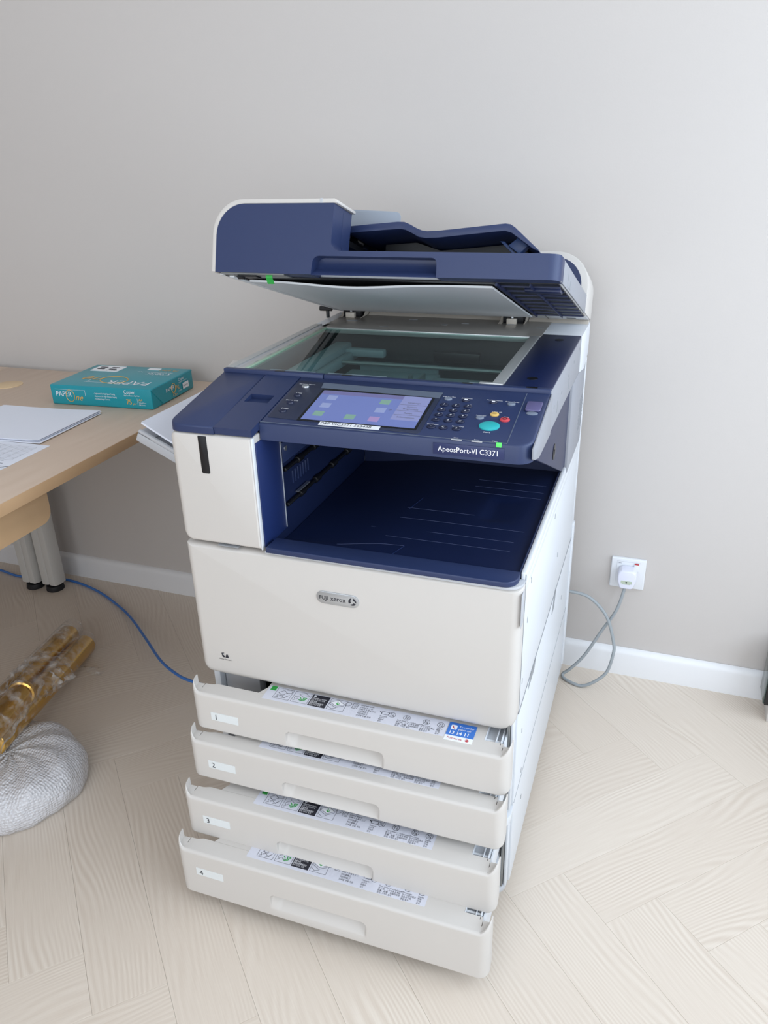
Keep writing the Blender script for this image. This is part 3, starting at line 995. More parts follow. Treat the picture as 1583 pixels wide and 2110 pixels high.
# touch screen, set in a sloping bezel
m = MB()
pl = [(0.164, 0.0495), (0.166, 0.047), (0.4235, 0.036), (0.4275, 0.040), (0.4290, 0.1700), (0.4270, 0.1725), (0.166, 0.1795), (0.1635, 0.177)]
lo = [tuple(PP(x, y, -0.0005)) for x, y in pl]
hi = [tuple(PP(x, y, 0.0010)) for x, y in pl]
m.loft([lo, hi])
part(m, 'screen_bezel', 'slate', panel, bevel=0.0005)
m = MB()
m.loft([[tuple(PP(x, y, h)) for x, y in ((0.214, 0.1575), (0.4270, 0.1515), (0.4280, 0.1705), (0.211, 0.1765))] for h in (0.0008, 0.0014)])
part(m, 'bezel_top', 'slate_lt', panel)
m = MB()
slab_xy(m, 0.2185, 0.4200, 0.0445, 0.1560, 0.0006, 0.0013)
part(m, 'screen_frame', 'black', panel)
m = MB()
slab_xy(m, 0.2235, 0.4155, 0.0490, 0.1495, 0.0006, 0.0016)
scr = part(m, 'touch_screen', 'screen', panel)
m = MB()
slab_xy(m, 0.2240, 0.4150, 0.1370, 0.1490, 0.0010, 0.0018)
part(m, 'screen_header', 'screen_top', panel)
m = MB()
slab_xy(m, 0.3690, 0.4150, 0.0700, 0.1490, 0.0010, 0.0019)
part(m, 'screen_menu', 'screen_side', panel)
m = MB()
for q, s in ((0.1250, 'Language'), (0.1110, 'Screen'), (0.1040, 'Brightness'), (0.0905, 'Reset'), (0.0770, 'Information')):
    m.text(s, 0.0062, PP(0.392, q, 0.0021), XD, YD, align='CENTER')
for q in (0.1195, 0.1000, 0.0860):
    slab_xy(m, 0.3700, 0.4140, q, q + 0.0005, 0.0018, 0.0021)
m.text('>', 0.010, PP(0.357, 0.096, 0.0021), XD, YD)
part(m, 'menu_lettering', 'ink_grey', panel, smooth=0)
for x, y, k in ((0.2480, 0.1250, 'ico_a'), (0.2470, 0.0980, 'ico_a'), (0.2460, 0.0700, 'ico_g'), (0.3020, 0.0670, 'ico_g'), (0.3430, 0.1235, 'ico_g'), (0.3440, 0.0960, 'ico_a'), (0.3430, 0.0660, 'ico_r')):
    m = MB()
    slab_xy(m, x - 0.0085, x + 0.0085, y - 0.0075, y + 0.0075, 0.0010, 0.0020)
    part(m, 'screen_icon', k, panel)
m = MB()
slab_xy(m, 0.2600, 0.3620, 0.0355, 0.0455, 0.0008, 0.0016)
part(m, 'asset_label', 'sticker_w', panel)
m = MB()
m.text('P&P VIC3371 563438', 0.0098, PP(0.2625, 0.0378, 0.0018), XD, YD, sx=1.0)
part(m, 'label_lettering', 'ink', panel, smooth=0)

# keys
def key(name, x, y, rx, ry, mt, h=0.0026, n=22):
    m = MB()
    rings = []
    for hh, k in ((-0.0005, 1.0), (h * 0.6, 1.0), (h, 0.82)):
        rings.append([tuple(PP(x + rx * k * math.cos(6.28319 * i / n), y + ry * k * math.sin(6.28319 * i / n), hh)) for i in range(n)])
    m.loft(rings)
    return part(m, name, mt, panel, smooth=40)
pr = MB()
def lab(s, x, y, size=0.0042, al='CENTER', h=0.0004):
    pr.text(s, size, PP(x, y, h), XD, YD, align=al)
for x, y, s in ((0.184, 0.158, ''), (0.183, 0.125, 'Copy'), (0.182, 0.098, 'Doc in Use'), (0.182, 0.069, 'E-mail')):
    key('shortcut_key', x, y, 0.0068, 0.0050, 'chrome' if not s else 'btn_dark', 0.0034)
    lab(s or 'Services Home', x, y + 0.0072, 0.0050, h=0.0013)
digits = '123456789*0#'
letters = ['', 'ABC', 'DEF', 'GHI', 'JKL', 'MNO', 'PQRS', 'TUV', 'WXYZ', '', '', '']
for i, ch in enumerate(digits):
    x, y = 0.441 + 0.0195 * (i % 3), 0.131 - 0.0165 * (i // 3)
    key('number_key', x, y, 0.0068, 0.0052, 'btn_dark')
    lab(ch, x, y - 0.0024, 0.0066, h=0.0029)
    if letters[i]: lab(letters[i], x + 0.001, y + 0.0058, 0.0034)
for x, s, cap in ((0.440, 'Dial Pause', '-'), (0.459, '', 'C'), (0.480, 'Speed Dial', '±')):
    key('number_key', x, 0.0595, 0.0070, 0.0054, 'btn_dark')
    lab(cap, x, 0.0572, 0.0062, h=0.0029)
    if s: lab(s, x, 0.0665, 0.0044)
for x, y, s, mt in ((0.442, 0.152, 'Log In / Out', 'btn_grey'), (0.472, 0.151, 'Job Status', 'btn_dark'), (0.517, 0.151, 'Machine Status', 'btn_dark'), (0.546, 0.150, 'Power Saver', 'btn_grey'), (0.507, 0.099, 'Interrupt', 'btn_grey')):
    key('function_key', x, y, 0.0064, 0.0046, mt)
    lab(s, x, y + 0.0066, 0.0043)
    if mt == 'btn_dark':
        slab_xy(pr, x - 0.0026, x + 0.0026, y - 0.002, y + 0.002, 0.0026, 0.0028)
key('clear_key', 0.527, 0.113, 0.0070, 0.0058, 'btn_yellow'); lab('Clear All', 0.529, 0.1205, 0.0043)
key('stop_key', 0.546, 0.099, 0.0078, 0.0064, 'btn_red'); lab('Stop', 0.547, 0.107, 0.0043)
pr_dark = MB()
pr_dark.text('CA', 0.0048, PP(0.527, 0.1115, 0.0029), XD, YD, align='CENTER')
pr_dark.tube([PP(0.546 + 0.0032 * math.cos(a * 0.5236), 0.099 + 0.0032 * math.sin(a * 0.5236), 0.0028) for a in range(13)], 0.0004, 5)
part(pr_dark, 'key_mark', 'ink', panel, smooth=0)
key('start_key', 0.527, 0.076, 0.0158, 0.0132, 'btn_teal', 0.0030, 30); lab('Start', 0.527, 0.0560, 0.0054)
lab('Data', 0.486, 0.0330, 0.0040); lab('Error', 0.518, 0.0325, 0.0040); lab('Main', 0.545, 0.0325, 0.0040)
part(pr, 'key_lettering', 'ink_white', panel, smooth=0)
m = MB()
slab_xy(m, 0.480, 0.496, 0.0275, 0.0300, 0.0, 0.0008); slab_xy(m, 0.511, 0.527, 0.0275, 0.0300, 0.0, 0.0008)
part(m, 'status_light', 'grey', panel)
m = MB()
m.box(0.5480, 0.5560, 0.0272, 0.0315, 0.9200, 0.9264)
part(m, 'power_light', 'led', panel, bevel=0.0003)
m = MB()
slab_xy(m, 0.5628, 0.5640, 0.030, 0.1900, -0.0003, 0.0005)
slab_xy(m, 0.1590, 0.5630, 0.0306, 0.0316, -0.0003, 0.0006)
part(m, 'panel_groove', 'slate_lt', panel, smooth=0)
m = MB()
m.loft([[tuple(PP(x, y, h)) for x, y in rrect(0.5695, 0.5955, 0.1290, 0.1620, 0.005, 5)] for h in (-0.0004, 0.0010)])
part(m, 'switch_well', 'navy_deep', panel, bevel=0.0004)
m = MB()
m.loft([[tuple(PP(x, y, h)) for x, y in rrect(0.5705, 0.5945, 0.1310, 0.1605, 0.004, 5)] for h in (0.0008, 0.0032)])
part(m, 'switch_cover', 'lens', panel, bevel=0.0006)
key('switch_tab', 0.583, 0.1255, 0.0090, 0.0052, 'btn_grey', 0.0016)
m = MB()   # model name on the front edge
m.box(0.452, 0.561, 0.0272, 0.0285, 0.9005, 0.9185)
part(m, 'name_plate', 'ink_navy', panel, bevel=0.0002)
m = MB()
m.text('ApeosPort-VI C3371', 0.0118, (0.4595, 0.0270, 0.9060), (1, 0, 0), (0, 0, 1), sx=0.93, bold=0.006)
part(m, 'name_lettering', 'ink_white', panel, smooth=0)
m = MB()   # cable slots on the scanner flank
for y, z in ((0.24, 0.918), (0.33, 0.918), (0.42, 0.925), (0.50, 0.932), (0.58, 0.94)):
    m.box(0.6013, 0.6019, y, y + 0.005, z, z + 0.005)
m.box(0.6013, 0.6019, 0.28, 0.287, 0.900, 0.920); m.box(0.6013, 0.6019, 0.43, 0.437, 0.900, 0.920)
part(m, 'flank_slot', 'midgrey', scan, smooth=0)

# ---- document feeder: the raised lid, modelled flat (x, v forward from the hinge, n up) and tilted
TH = math.radians(16.7)
CT, ST = math.cos(TH), math.sin(TH)
def LID(p):
    return (p[0], 0.765 - p[1] * CT + p[2] * ST, 0.972 + p[1] * ST + p[2] * CT)
def arc(cx, cz, r, a0, a1, n=8):
    return [(cx + r * math.cos(math.radians(a0 + (a1 - a0) * i / n)), cz + r * math.sin(math.radians(a0 + (a1 - a0) * i / n))) for i in range(n + 1)]

m = MB(LID)
m.box(0.004, 0.5995, 0.004, 0.543, -0.006, 0.0305)
adf = part(m, 'document_feeder', 'white_lit', bevel=0.0015)
# navy front with the left motor block and a finger recess
out = [(0.0025, -0.006), (0.0025, 0.056)] + arc(0.0545, 0.056, 0.052, 180, 90, 10)[1:] + [(0.2225, 0.108), (0.2205, 0.047)] + arc(0.2355, 0.047, 0.0150, 180, 270, 6)[1:] + \
      [(0.600, 0.032), (0.602, 0.030), (0.602, -0.005), (0.600, -0.007), (0.4065, -0.0075), (0.4055, 0.014)] + arc(0.3965, 0.014, 0.009, 0, 90, 4)[1:] + [(0.200, 0.0235)] + arc(0.200, 0.0115, 0.012, 90, 180, 4)[1:] + [(0.1865, -0.007)]
R = 0.020
rings = []
for v in (0.543, 0.560, 0.566, 0.571, 0.576, 0.580, 0.583, 0.585):
    k = max(0.0, v - (0.585 - R)) / R
    xm = 0.602 - R * (1 - math.sqrt(max(0.0, 1 - k * k)))
    rings.append([(min(x, xm) if x > 0.55 else x, v, n) for x, n in out])
m = MB(LID)
m.loft(rings)
part(m, 'feeder_front', 'navy', adf, smooth=35)
m = MB(LID)   # scooped back of the finger recess
sc = [(0.5835, -0.0075), (0.580, -0.003), (0.570, 0.002), (0.563, 0.008), (0.560, 0.018), (0.562, 0.0240)]
m.loft([[(x, v, n) for v, n in sc] for x in (0.186, 0.195, 0.30, 0.398, 0.407)], closed=False)
part(m, 'finger_recess', 'navy', adf, smooth=60)
m = MB(LID)
m.prism([(0.0025, -0.0045), (0.0025, 0.056)] + arc(0.0545, 0.056, 0.052, 180, 90, 10)[1:] + [(0.2225, 0.1075), (0.2205, 0.047), (0.2255, 0.036), (0.2355, 0.0325), (0.2355, -0.0045)], 'y', 0.505, 0.5425)
m.prism([(0.0025, -0.0045), (0.0025, 0.056)] + arc(0.0545, 0.056, 0.052, 180, 90, 10)[1:] + [(0.165, 0.1075), (0.172, 0.060), (0.2355, 0.0325), (0.2355, -0.0045)], 'y', 0.1365, 0.5045)
part(m, 'motor_block', 'navy', adf)
m = MB(LID)   # white shell round the left and top of the block
outer = [(-0.0055, -0.006), (-0.0055, 0.059)] + arc(0.0515, 0.059, 0.057, 180, 90, 12)[1:] + [(0.222, 0.116), (0.2275, 0.113), (0.2275, 0.1085)]
inner = [(0.2225, 0.1085)] + [(0.0545, 0.1085)] + arc(0.0545, 0.056, 0.0525, 90, 180, 12)[1:] + [(0.002, -0.006)]
m.prism(outer + inner, 'y', 0.500, 0.5838)
clip = lambda L: [(min(x, 0.168), n) for x, n in L]
m.prism(clip(outer[:-1]) + clip(inner[1:]), 'y', 0.0, 0.4998)
shell = part(m, 'feeder_shell', 'white', adf, bevel=0.001, smooth=40)
m = MB(LID)
m.box(0.196, 0.2005, 0.550, 0.5842, 0.1085, 0.1164)
part(m, 'indicator', 'grey', adf)
m = MB(LID)   # right end of the top cover, curling down to the rollers
m.prism([(0.1685, 0.1075), (0.1685, 0.1150), (0.182, 0.110), (0.190, 0.098), (0.187, 0.096), (0.178, 0.105)], 'y', 0.140, 0.4995)
part(m, 'cover_lip', 'white', adf, smooth=60)
m = MB(LID)
for v in (0.20, 0.30, 0.40, 0.47):
    m.cyl((0.186, v - 0.03, 0.080), 0.010, 0.030, (0, 1, 0), 14)
m.box(0.172, 0.215, 0.14, 0.50, 0.056, 0.066)
part(m, 'feed_roller', 'black', adf)
m = MB(LID)
m.box(0.180, 0.204, 0.14, 0.495, 0.0945, 0.0985)
part(m, 'feed_bar', 'chrome', adf)
m = MB(LID)   # navy floor under the document tray
m.box(0.2358, 0.5990, 0.136, 0.5428, 0.0306, 0.0322)
part(m, 'feeder_floor', 'navy_deep', adf)
# rear hump
hump = [(0.2230, -0.006), (0.2230, 0.116), (0.535, 0.116)] + arc(0.535, 0.048, 0.068, 90, 0, 12)[1:] + [(0.603, -0.006)]
m = MB(LID)
m.prism(hump, 'y', 0.0, 0.1355)
part(m, 'rear_hump', 'white', adf, bevel=0.002, smooth=40)
m = MB(LID)
m.prism([(0.2240, 0.0325), (0.2240, 0.104), (0.535, 0.104)] + arc(0.533, 0.048, 0.056, 90, 0, 12)[1:] + [(0.589, 0.0325)], 'y', 0.1350, 0.1375)
part(m, 'hump_face', 'navy', adf, smooth=40)
# document tray: a wavy navy sheet with a turned-down right end
top = [(0.206, 0.0925), (0.25, 0.0965), (0.300, 0.1005), (0.312, 0.1002), (0.322, 0.0965), (0.335, 0.0900), (0.345, 0.0862), (0.355, 0.0850), (0.375, 0.0858), (0.43, 0.0915), (0.490, 0.0978), (0.499, 0.0965), (0.507, 0.0915), (0.549, 0.0560)]
bot = [(0.549, 0.0545), (0.542, 0.0560), (0.502, 0.0825), (0.490, 0.0860), (0.43, 0.0798), (0.375, 0.0740), (0.353, 0.0732), (0.340, 0.0750), (0.328, 0.0810), (0.316, 0.0865), (0.306, 0.0885), (0.25, 0.0845), (0.206, 0.0805)]
m = MB(LID)
m.prism(top + bot, 'y', 0.155, 0.482)
part(m, 'document_tray', 'navy', adf, bevel=0.0008, smooth=40)
m = MB(LID)   # block coloured black for the shade under the tray, then the blue foot
m.prism([(0.245, 0.0325), (0.245, 0.080), (0.306, 0.0845), (0.353, 0.0705), (0.490, 0.0835), (0.536, 0.058), (0.548, 0.0325)], 'y', 0.160, 0.380)
part(m, 'tray_shade', 'black', adf)
m = MB(LID)
m.prism([(0.494, 0.066), (0.512, 0.081), (0.528, 0.066), (0.514, 0.052)], 'y', 0.440, 0.462)
m.prism([(0.478, 0.074), (0.486, 0.074), (0.516, 0.046), (0.510, 0.046)], 'y', 0.440, 0.456)
part(m, 'tray_foot', mat('foot_blue', srgb(34, 62, 112), 0.4, bump=0.03), adf, bevel=0.001)
m = MB(LID)
m.prism([(0.1905, 0.100), (0.1775, 0.127), (0.1765, 0.1315), (0.1785, 0.1352), (0.183, 0.1362), (0.274, 0.1318), (0.2795, 0.1295), (0.2825, 0.1245), (0.2835, 0.095), (0.21, 0.088)], 'y', 0.414, 0.4175)
part(m, 'side_guide', mat('guide_grey', srgb(150, 158, 170), 0.4, bump=0.03), adf, bevel=0.0006)
# right flank
m = MB(LID)
m.prism([(0.010, -0.006), (0.010, 0.0300), (0.5655, 0.0300), (0.5655, -0.006)], 'x', 0.5997, 0.6018)
part(m, 'feeder_flank', 'flank', adf, bevel=0.0005)
m = MB(LID)
m.box(0.6016, 0.6022, 0.44, 0.442, -0.002, 0.012); m.box(0.6016, 0.6022, 0.44, 0.475, -0.002, 0.0)
m.box(0.6016, 0.6022, 0.475, 0.4775, -0.002, 0.020)
part(m, 'flank_clip', 'midgrey', adf, smooth=0)
m = MB(LID)   # underside: white pad with a sagging front edge
nx, ny = 30, 24
vs, fs = [], []
for s in (0, 1):
    for j in range(ny + 1):
        for i in range(nx + 1):
            x = 0.040 + (0.487 - 0.040) * i / nx
            v = 0.085 + (0.528 - 0.085) * j / ny
            wv = math.exp(-((x - 0.235) / 0.10) ** 2) * smooth01((v - 0.25) / 0.28)
            n = -0.0105 - 0.007 * wv - (0.0 if s else 0.0035)
            vs.append((x, v, n))
o1 = (nx + 1) * (ny + 1)
for j in range(ny):
    for i in range(nx):
        a = j * (nx + 1) + i
        fs.append((a, a + 1, a + nx + 2, a + nx + 1)); fs.append((o1 + a, o1 + a + nx + 1, o1 + a + nx + 2, o1 + a + 1))
for i in range(nx):
    for a in (i, ny * (nx + 1) + i):
        fs.append((a, a + 1, o1 + a + 1, o1 + a))
for j in range(ny):
    for a in (j * (nx + 1), j * (nx + 1) + nx):
        fs.append((a, a + nx + 1, o1 + a + nx + 1, o1 + a))
m.add(vs, fs)
part(m, 'platen_pad', 'foam', adf, smooth=40)
m = MB(LID)
m.box(0.034, 0.4945, 0.082, 0.548, -0.0085, -0.0061)
part(m, 'pad_gap_shade', 'black', adf)  # black sheet imitating the shadow in the gap above the pad
m = MB(LID)   # dark ribbed vent at the right of the underside
m.box(0.4955, 0.5965, 0.082, 0.548, -0.0080, -0.0061)
grille = part(m, 'vent_back', 'black', adf)
for k in range(9):
    m = MB(LID)
    v = 0.100 + k * 0.052
    m.box(0.4990, 0.5960, v, v + 0.0025, -0.0105, -0.0080)
    part(m, 'vent_rib', 'navy_deep', adf)
m = MB(LID)
m.box(0.5505, 0.5520, 0.085, 0.546, -0.0130, -0.0080); m.box(0.4950, 0.4985, 0.085, 0.546, -0.0125, -0.0060)
part(m, 'vent_bar', 'navy_deep', adf)
m = MB(LID)
m.box(0.535, 0.594, 0.470, 0.500, -0.0138, -0.0080)
part(m, 'vent_tape', 'navy_deep', adf, bevel=0.001)
m = MB(LID)   # left guide strips of the underside
m.box(0.001, 0.010, 0.03, 0.566, -0.0085, -0.0055)
m.box(0.0165, 0.0265, 0.05, 0.560, -0.0115, -0.0058)
part(m, 'guide_strip', 'foam', adf, bevel=0.0008)
m = MB(LID)
m.box(0.0104, 0.0160, 0.04, 0.562, -0.0095, -0.0056); m.box(0.0270, 0.0335, 0.05, 0.555, -0.0095, -0.0058)
m.box(0.040, 0.075, 0.5500, 0.5700, -0.0110, -0.0062); m.cyl((0.035, 0.560, -0.010), 0.0045, 0.012, (1, 0, 0), 10)
part(m, 'guide_seal', 'black', adf)
m = MB(LID)
m.box(0.012, 0.135, 0.5485, 0.5820, -0.0088, -0.0063)
part(m, 'front_plate', 'steel', adf)
m = MB(LID)
m.prism([(0.576, -0.0065), (0.578, -0.0065), (0.578, -0.0135), (0.569, -0.0225), (0.567, -0.0215), (0.576, -0.0130)], 'x', 0.0985, 0.1105)
part(m, 'release_tab', 'ink_green', adf)
m = MB(LID)
m.box(0.004, 0.600, -0.002, 0.080, -0.0075, -0.0062)
part(m, 'hinge_cover', 'white_lit', adf)
m = MB(LID)
m.box(0.555, 0.575, 0.035, 0.045, -0.0080, -0.0074); m.box(0.512, 0.5132, 0.0, 0.08, -0.0079, -0.0074)
part(m, 'cover_slot', 'black', adf)

# hinges between scanner and lid
for hx in (0.056, 0.440):
    m = MB()
    m.box(hx - 0.022, hx + 0.022, 0.706, 0.752, ZP + 0.0012, ZP + 0.034)
    hinge = part(m, 'hinge', 'black', bevel=0.001)
    for sx in (-1, 1):
        m = MB()
        pts = [(0.690, ZP + 0.0018), (0.715, ZP + 0.004), (0.728, ZP + 0.012), (0.732, ZP + 0.030), (0.752, ZP + 0.034), (0.752, ZP + 0.0018)]
        x0 = hx + sx * 0.0235
        m.prism(pts, 'x', x0 - 0.0015 + (0.006 if sx > 0 else -0.006), x0 + 0.0015)
        part(m, 'hinge_cheek', 'bracket', hinge, bevel=0.0008)
    m = MB()
    m.box(hx - 0.012, hx + 0.010, 0.694, 0.7058, ZP + 0.0015, ZP + 0.0135)
    part(m, 'hinge_stop', 'bracket', hinge, bevel=0.001)
    m = MB()
    m.box(hx - 0.002, hx + 0.002, 0.700, 0.7058, ZP + 0.0138, ZP + 0.033)
    part(m, 'hinge_pin', 'chrome', hinge)
m = MB()   # dark prop at the far left corner
m.tube([(0.003, 0.684, ZP + 0.002), (0.003, 0.684, ZP + 0.027)], 0.0042, 10)
m.tube([(-0.016, 0.684, ZP + 0.023), (0.014, 0.684, ZP + 0.023)], 0.0058, 12)
part(m, 'angle_switch', 'black')
m = MB()   # white rear ledge under the hinges
m.prism([(0.735, ZP + 0.0002), (0.748, ZP + 0.006), (0.764, ZP + 0.008), (0.764, ZP + 0.0002)], 'x', 0.085, 0.410)
m.prism([(0.735, ZP + 0.0002), (0.748, ZP + 0.006), (0.764, ZP + 0.008), (0.764, ZP + 0.0002)], 'x', 0.470, 0.600)
part(m, 'rear_ledge', 'bracket', scan, smooth=40)

# ---- the four drawers
def fascia(h, rec0, rec1, seam=None, notch=0.129):
    xl, xr, R, rt = 0.0027, 0.6055, 0.018, 0.0055
    sides = (0.0285, 0.0250, 0.0215)
    cols = []
    for k, yy in enumerate(sides):
        cols.append((xl, yy, -1.0, 0.0, 1 - 0.13 * k))
    for i in range(11):
        a = math.radians(180 + 90 * i / 10)
        cols.append((xl + R + R * math.cos(a), R + R * math.sin(a), math.cos(a), math.sin(a), 0.6 * (1 - i / 10)))
    xs = [xl + R + 0.012 * k for k in range(1, 14)]
    xs = [x for x in xs if x < 0.188] + [0.188 + 0.0016 * k for k in range(127)]
    x = xs[-1] + 0.012
    while x < xr - R - 0.005:
        xs.append(x); x += 0.012
    cols += [(x, 0.0, 0.0, -1.0, 0.0) for x in xs]
    for i in range(11):
        a = math.radians(270 + 90 * i / 10)
        cols.append((xr - R + R * math.cos(a), R + R * math.sin(a), math.cos(a), math.sin(a), 0.6 * i / 10))
    for k, yy in enumerate(sides[::-1]):
        cols.append((xr, yy, 1.0, 0.0, 0.74 + 0.13 * k))
    zs = []
    z = 0.0
    while z < h - rt - 0.0008:
        zs.append(z); z += 0.0014 if rec0 - 0.004 < z < rec1 + 0.006 else (0.0014 if z < 0.006 else 0.006)
    zs += [h - rt + rt * math.sin(math.radians(a)) for a in (0, 22, 45, 67, 90)]
    rows = []
    for z in zs:
        t = z / h
        row = []
        for (x, y, nx, ny, w) in cols:
            zz = 0.016 * w * w * (1 - t) ** 2 + z + 0.018 * smooth01(w / 0.62) * t ** 6
            ins = 0.0
            if z > h - rt:
                ins += (rt - math.sqrt(max(0, rt * rt - (z - h + rt) ** 2))) * (1 - w)
            if z < 0.004:
                ins += 0.004 - math.sqrt(max(0, 0.004 ** 2 - (0.004 - z) ** 2))
            if seam and abs(z - seam) < 0.0009:
                ins += 0.0012
            # scooped handle, deepest under its upper lip
            xa, xb, rc = 0.1965, 0.3845, 0.012
            qx = max(xa + rc - x, x - (xb - rc), 0.0)
            qz = max(z - (rec1 - rc), 0.0)
            d = math.hypot(qx, qz) - rc if (qx > 0 and qz > 0) else max(qx - rc, qz - rc)
            if d < 0.0008 and z >= rec0 - 0.0005:
                u = min(1.0, max(0.0, (rec1 - z) / (rec1 - rec0)))
                k = smooth01((0.0008 - d) / 0.0022)
                side = smooth01((x - xa) / 0.020) * smooth01((xb - x) / 0.004)
                ins += k * (0.034 * (1 - u) ** 1.15 + 0.0008) * (0.25 + 0.75 * side)
            row.append((x - nx * ins, y - ny * ins, zz))
        rows.append(row)
    def inner(dw, df, zh):
        r = []
        for (x, y, nx, ny, w) in cols:
            d = dw if w > 0 else df(x)
            zt = h + 0.018 * smooth01(w / 0.62) * (1 if zh else 0)
            r.append((x - nx * d, y - ny * d, zt))
        return r
    rows.append(inner(0.0022, lambda x: rt + 0.0003, True))
    rows.append(inner(0.0030, lambda x: rt + 0.0006, False))
    rows.append(inner(0.0165, lambda x: 0.0300 if x < 0.036 else 0.0345, False))
    r = rows[-1]
    rows.append([(p[0], p[1], p[2] - 0.006) for p in r])
    m = MB()
    m.loft(rows, closed=False)
    return m


def stroke(m, pts, w, y_first=True, z=0.0):
    """thin flat line on a horizontal face"""
    for a, b in zip(pts[:-1], pts[1:]):
        d = Vector((b[0] - a[0], b[1] - a[1]))
        if d.length < 1e-6: continue
        n = Vector((-d.y, d.x)).normalized() * w / 2
        m.quad((a[0] + n.x, a[1] + n.y, z), (b[0] + n.x, b[1] + n.y, z), (b[0] - n.x, b[1] - n.y, z), (a[0] - n.x, a[1] - n.y, z))


def pick(x, y):
    return (x, y)


def sticker_print(z):
    K, G, Wt = MB(), MB(), MB()
    ln = 0.00055
    g = lambda x0, x1, y0, y1: [(x0, y0), (x1, y0), (x1, y1), (x0, y1), (x0, y0)]
    G.quad((0.146, 0.0487, z), (0.157, 0.0487, z), (0.157, 0.0610, z), (0.146, 0.0610, z))
    stroke(K, g(0.1485, 0.1545, 0.0515, 0.0580), 0.0004, z=z + 0.0001)
    for bx in (0.160, 0.196, 0.267):
        stroke(K, g(bx, bx + 0.0315, 0.0295, 0.0590), ln, z=z)
    # drawing 1: paper size dial and hand
    for pts in ([(0.163, 0.031), (0.172, 0.040), (0.182, 0.034), (0.188, 0.044)], [(0.165, 0.046), (0.174, 0.054), (0.182, 0.048), (0.173, 0.041), (0.165, 0.046)], [(0.178, 0.056), (0.189, 0.0575), (0.190, 0.050), (0.180, 0.048)], [(0.168, 0.033), (0.165, 0.039), (0.170, 0.044)], [(0.176, 0.031), (0.186, 0.040)], [(0.171, 0.036), (0.179, 0.043)]):
        stroke(K, pts, 0.0007, z=z)
    for pts in ([(0.199, 0.033), (0.206, 0.041), (0.213, 0.036), (0.224, 0.044)], [(0.205, 0.052), (0.215, 0.058), (0.225, 0.052), (0.216, 0.046), (0.205, 0.052)], [(0.200, 0.044), (0.207, 0.047)], [(0.203, 0.036), (0.199, 0.041), (0.203, 0.046)]):
        stroke(K, pts, 0.0006, z=z)
    for pts in ([(0.209, 0.037), (0.219, 0.040), (0.216, 0.044), (0.223, 0.045), (0.220, 0.038), (0.212, 0.034)], [(0.213, 0.041), (0.209, 0.045)]):
        stroke(G, pts, 0.0016, z=z + 0.0001)
    # black panel with white type
    K.quad((0.2300, 0.0285, z), (0.2640, 0.0285, z), (0.2640, 0.0600, z), (0.2300, 0.0600, z))
    Wt.cyl((0.2350, 0.0562, z + 0.0001), 0.0026, 0.00005, (0, 0, 1), 14)
    for i, s in enumerate(('Adjust Paper Guides', 'ガイドを合わせる', '调整导板', '調整紙張導板設定', '용지 가이드 조정')):
        Wt.text(s, 0.0043, (0.2315, 0.0490 - i * 0.0045, z + 0.0002), (1, 0, 0), (0, 1, 0), sx=0.78)
    K.text('!', 0.0045, (0.2345, 0.0546, z + 0.0003), (1, 0, 0), (0, 1, 0))
    # drawing 3: paper stack with arrow
    Wt.quad((0.268, 0.048, z + 0.0001), (0.282, 0.041, z + 0.0001), (0.295, 0.049, z + 0.0001), (0.281, 0.0575, z + 0.0001))
    for pts in ([(0.268, 0.048), (0.282, 0.041), (0.295, 0.049), (0.281, 0.0575), (0.268, 0.048)], [(0.268, 0.048), (0.268, 0.044), (0.282, 0.037), (0.295, 0.045), (0.295, 0.049)], [(0.268, 0.037), (0.276, 0.032), (0.284, 0.036)], [(0.2985, 0.0470), (0.304, 0.0485), (0.308, 0.0530), (0.305, 0.0580), (0.298, 0.0560), (0.2965, 0.0510), (0.2985, 0.0470)]):
        stroke(K, pts, 0.0006, z=z + 0.0002)
    stroke(G, [(0.281, 0.053), (0.283, 0.0455)], 0.0016, z=z + 0.0003); stroke(G, [(0.279, 0.0485), (0.283, 0.0450), (0.286, 0.0490)], 0.0014, z=z + 0.0003)
    # sheet icon, then notes
    stroke(K, g(0.3105, 0.3195, 0.0450, 0.0595), 0.0007, z=z)
    for k in range(4):
        stroke(K, [(0.3120, 0.0480 + k * 0.003), (0.3180, 0.0480 + k * 0.003)], 0.0006, z=z)
    T = lambda s, x, y, sz, sx=0.85: K.text(s, sz, (x, y, z), (1, 0, 0), (0, 1, 0), sx=sx)
    for i, s in enumerate(('Load side to be', 'printed face up', '印刷する面を上に', '打印面朝上', '列印面朝上', '인쇄할 면을 위로')):
        T(s, 0.3245, 0.0560 - i * 0.0056, 0.0047)
    stroke(K, g(0.3670, 0.3800, 0.0455, 0.0525), 0.0008, z=z)
    stroke(K, [(0.3630, 0.0515), (0.3670, 0.0490)], 0.0016, z=z)
    for i, s in enumerate(('Postcards', 'はがき', '明信片', '엽서')):
        T(s, 0.3660, 0.0390 - i * 0.0046, 0.0040)
    for cx in (0.3865, 0.4135, 0.4495, 0.4755):
        K.tube([(cx + 0.0062 * math.cos(a * 0.3491), 0.0485 + 0.0062 * math.sin(a * 0.3491), z) for a in range(19)], 0.0003, 4)
        stroke(K, [(cx - 0.0044, 0.0530), (cx + 0.0044, 0.0440)], 0.0007, z=z)
        stroke(K, g(cx - 0.0025, cx + 0.0025, 0.0455, 0.0515), 0.0006, z=z)
    for x, ss in ((0.3985, ('Torn, folded or curled paper', '折り目、しわのある用紙', '折叠、起皱、卷曲的纸张', '접힌, 구겨진 용지')), (0.4420, ('Mixed sizes', 'サイズ混在禁止', '混合尺寸纸', '혼합 용지')), (0.4705, ('Staples', '用紙', '钉书', '용지'))):
        for i, s in enumerate(ss):
            T(s, x, 0.0375 - i * 0.0046, 0.0044)
    return K, G, Wt


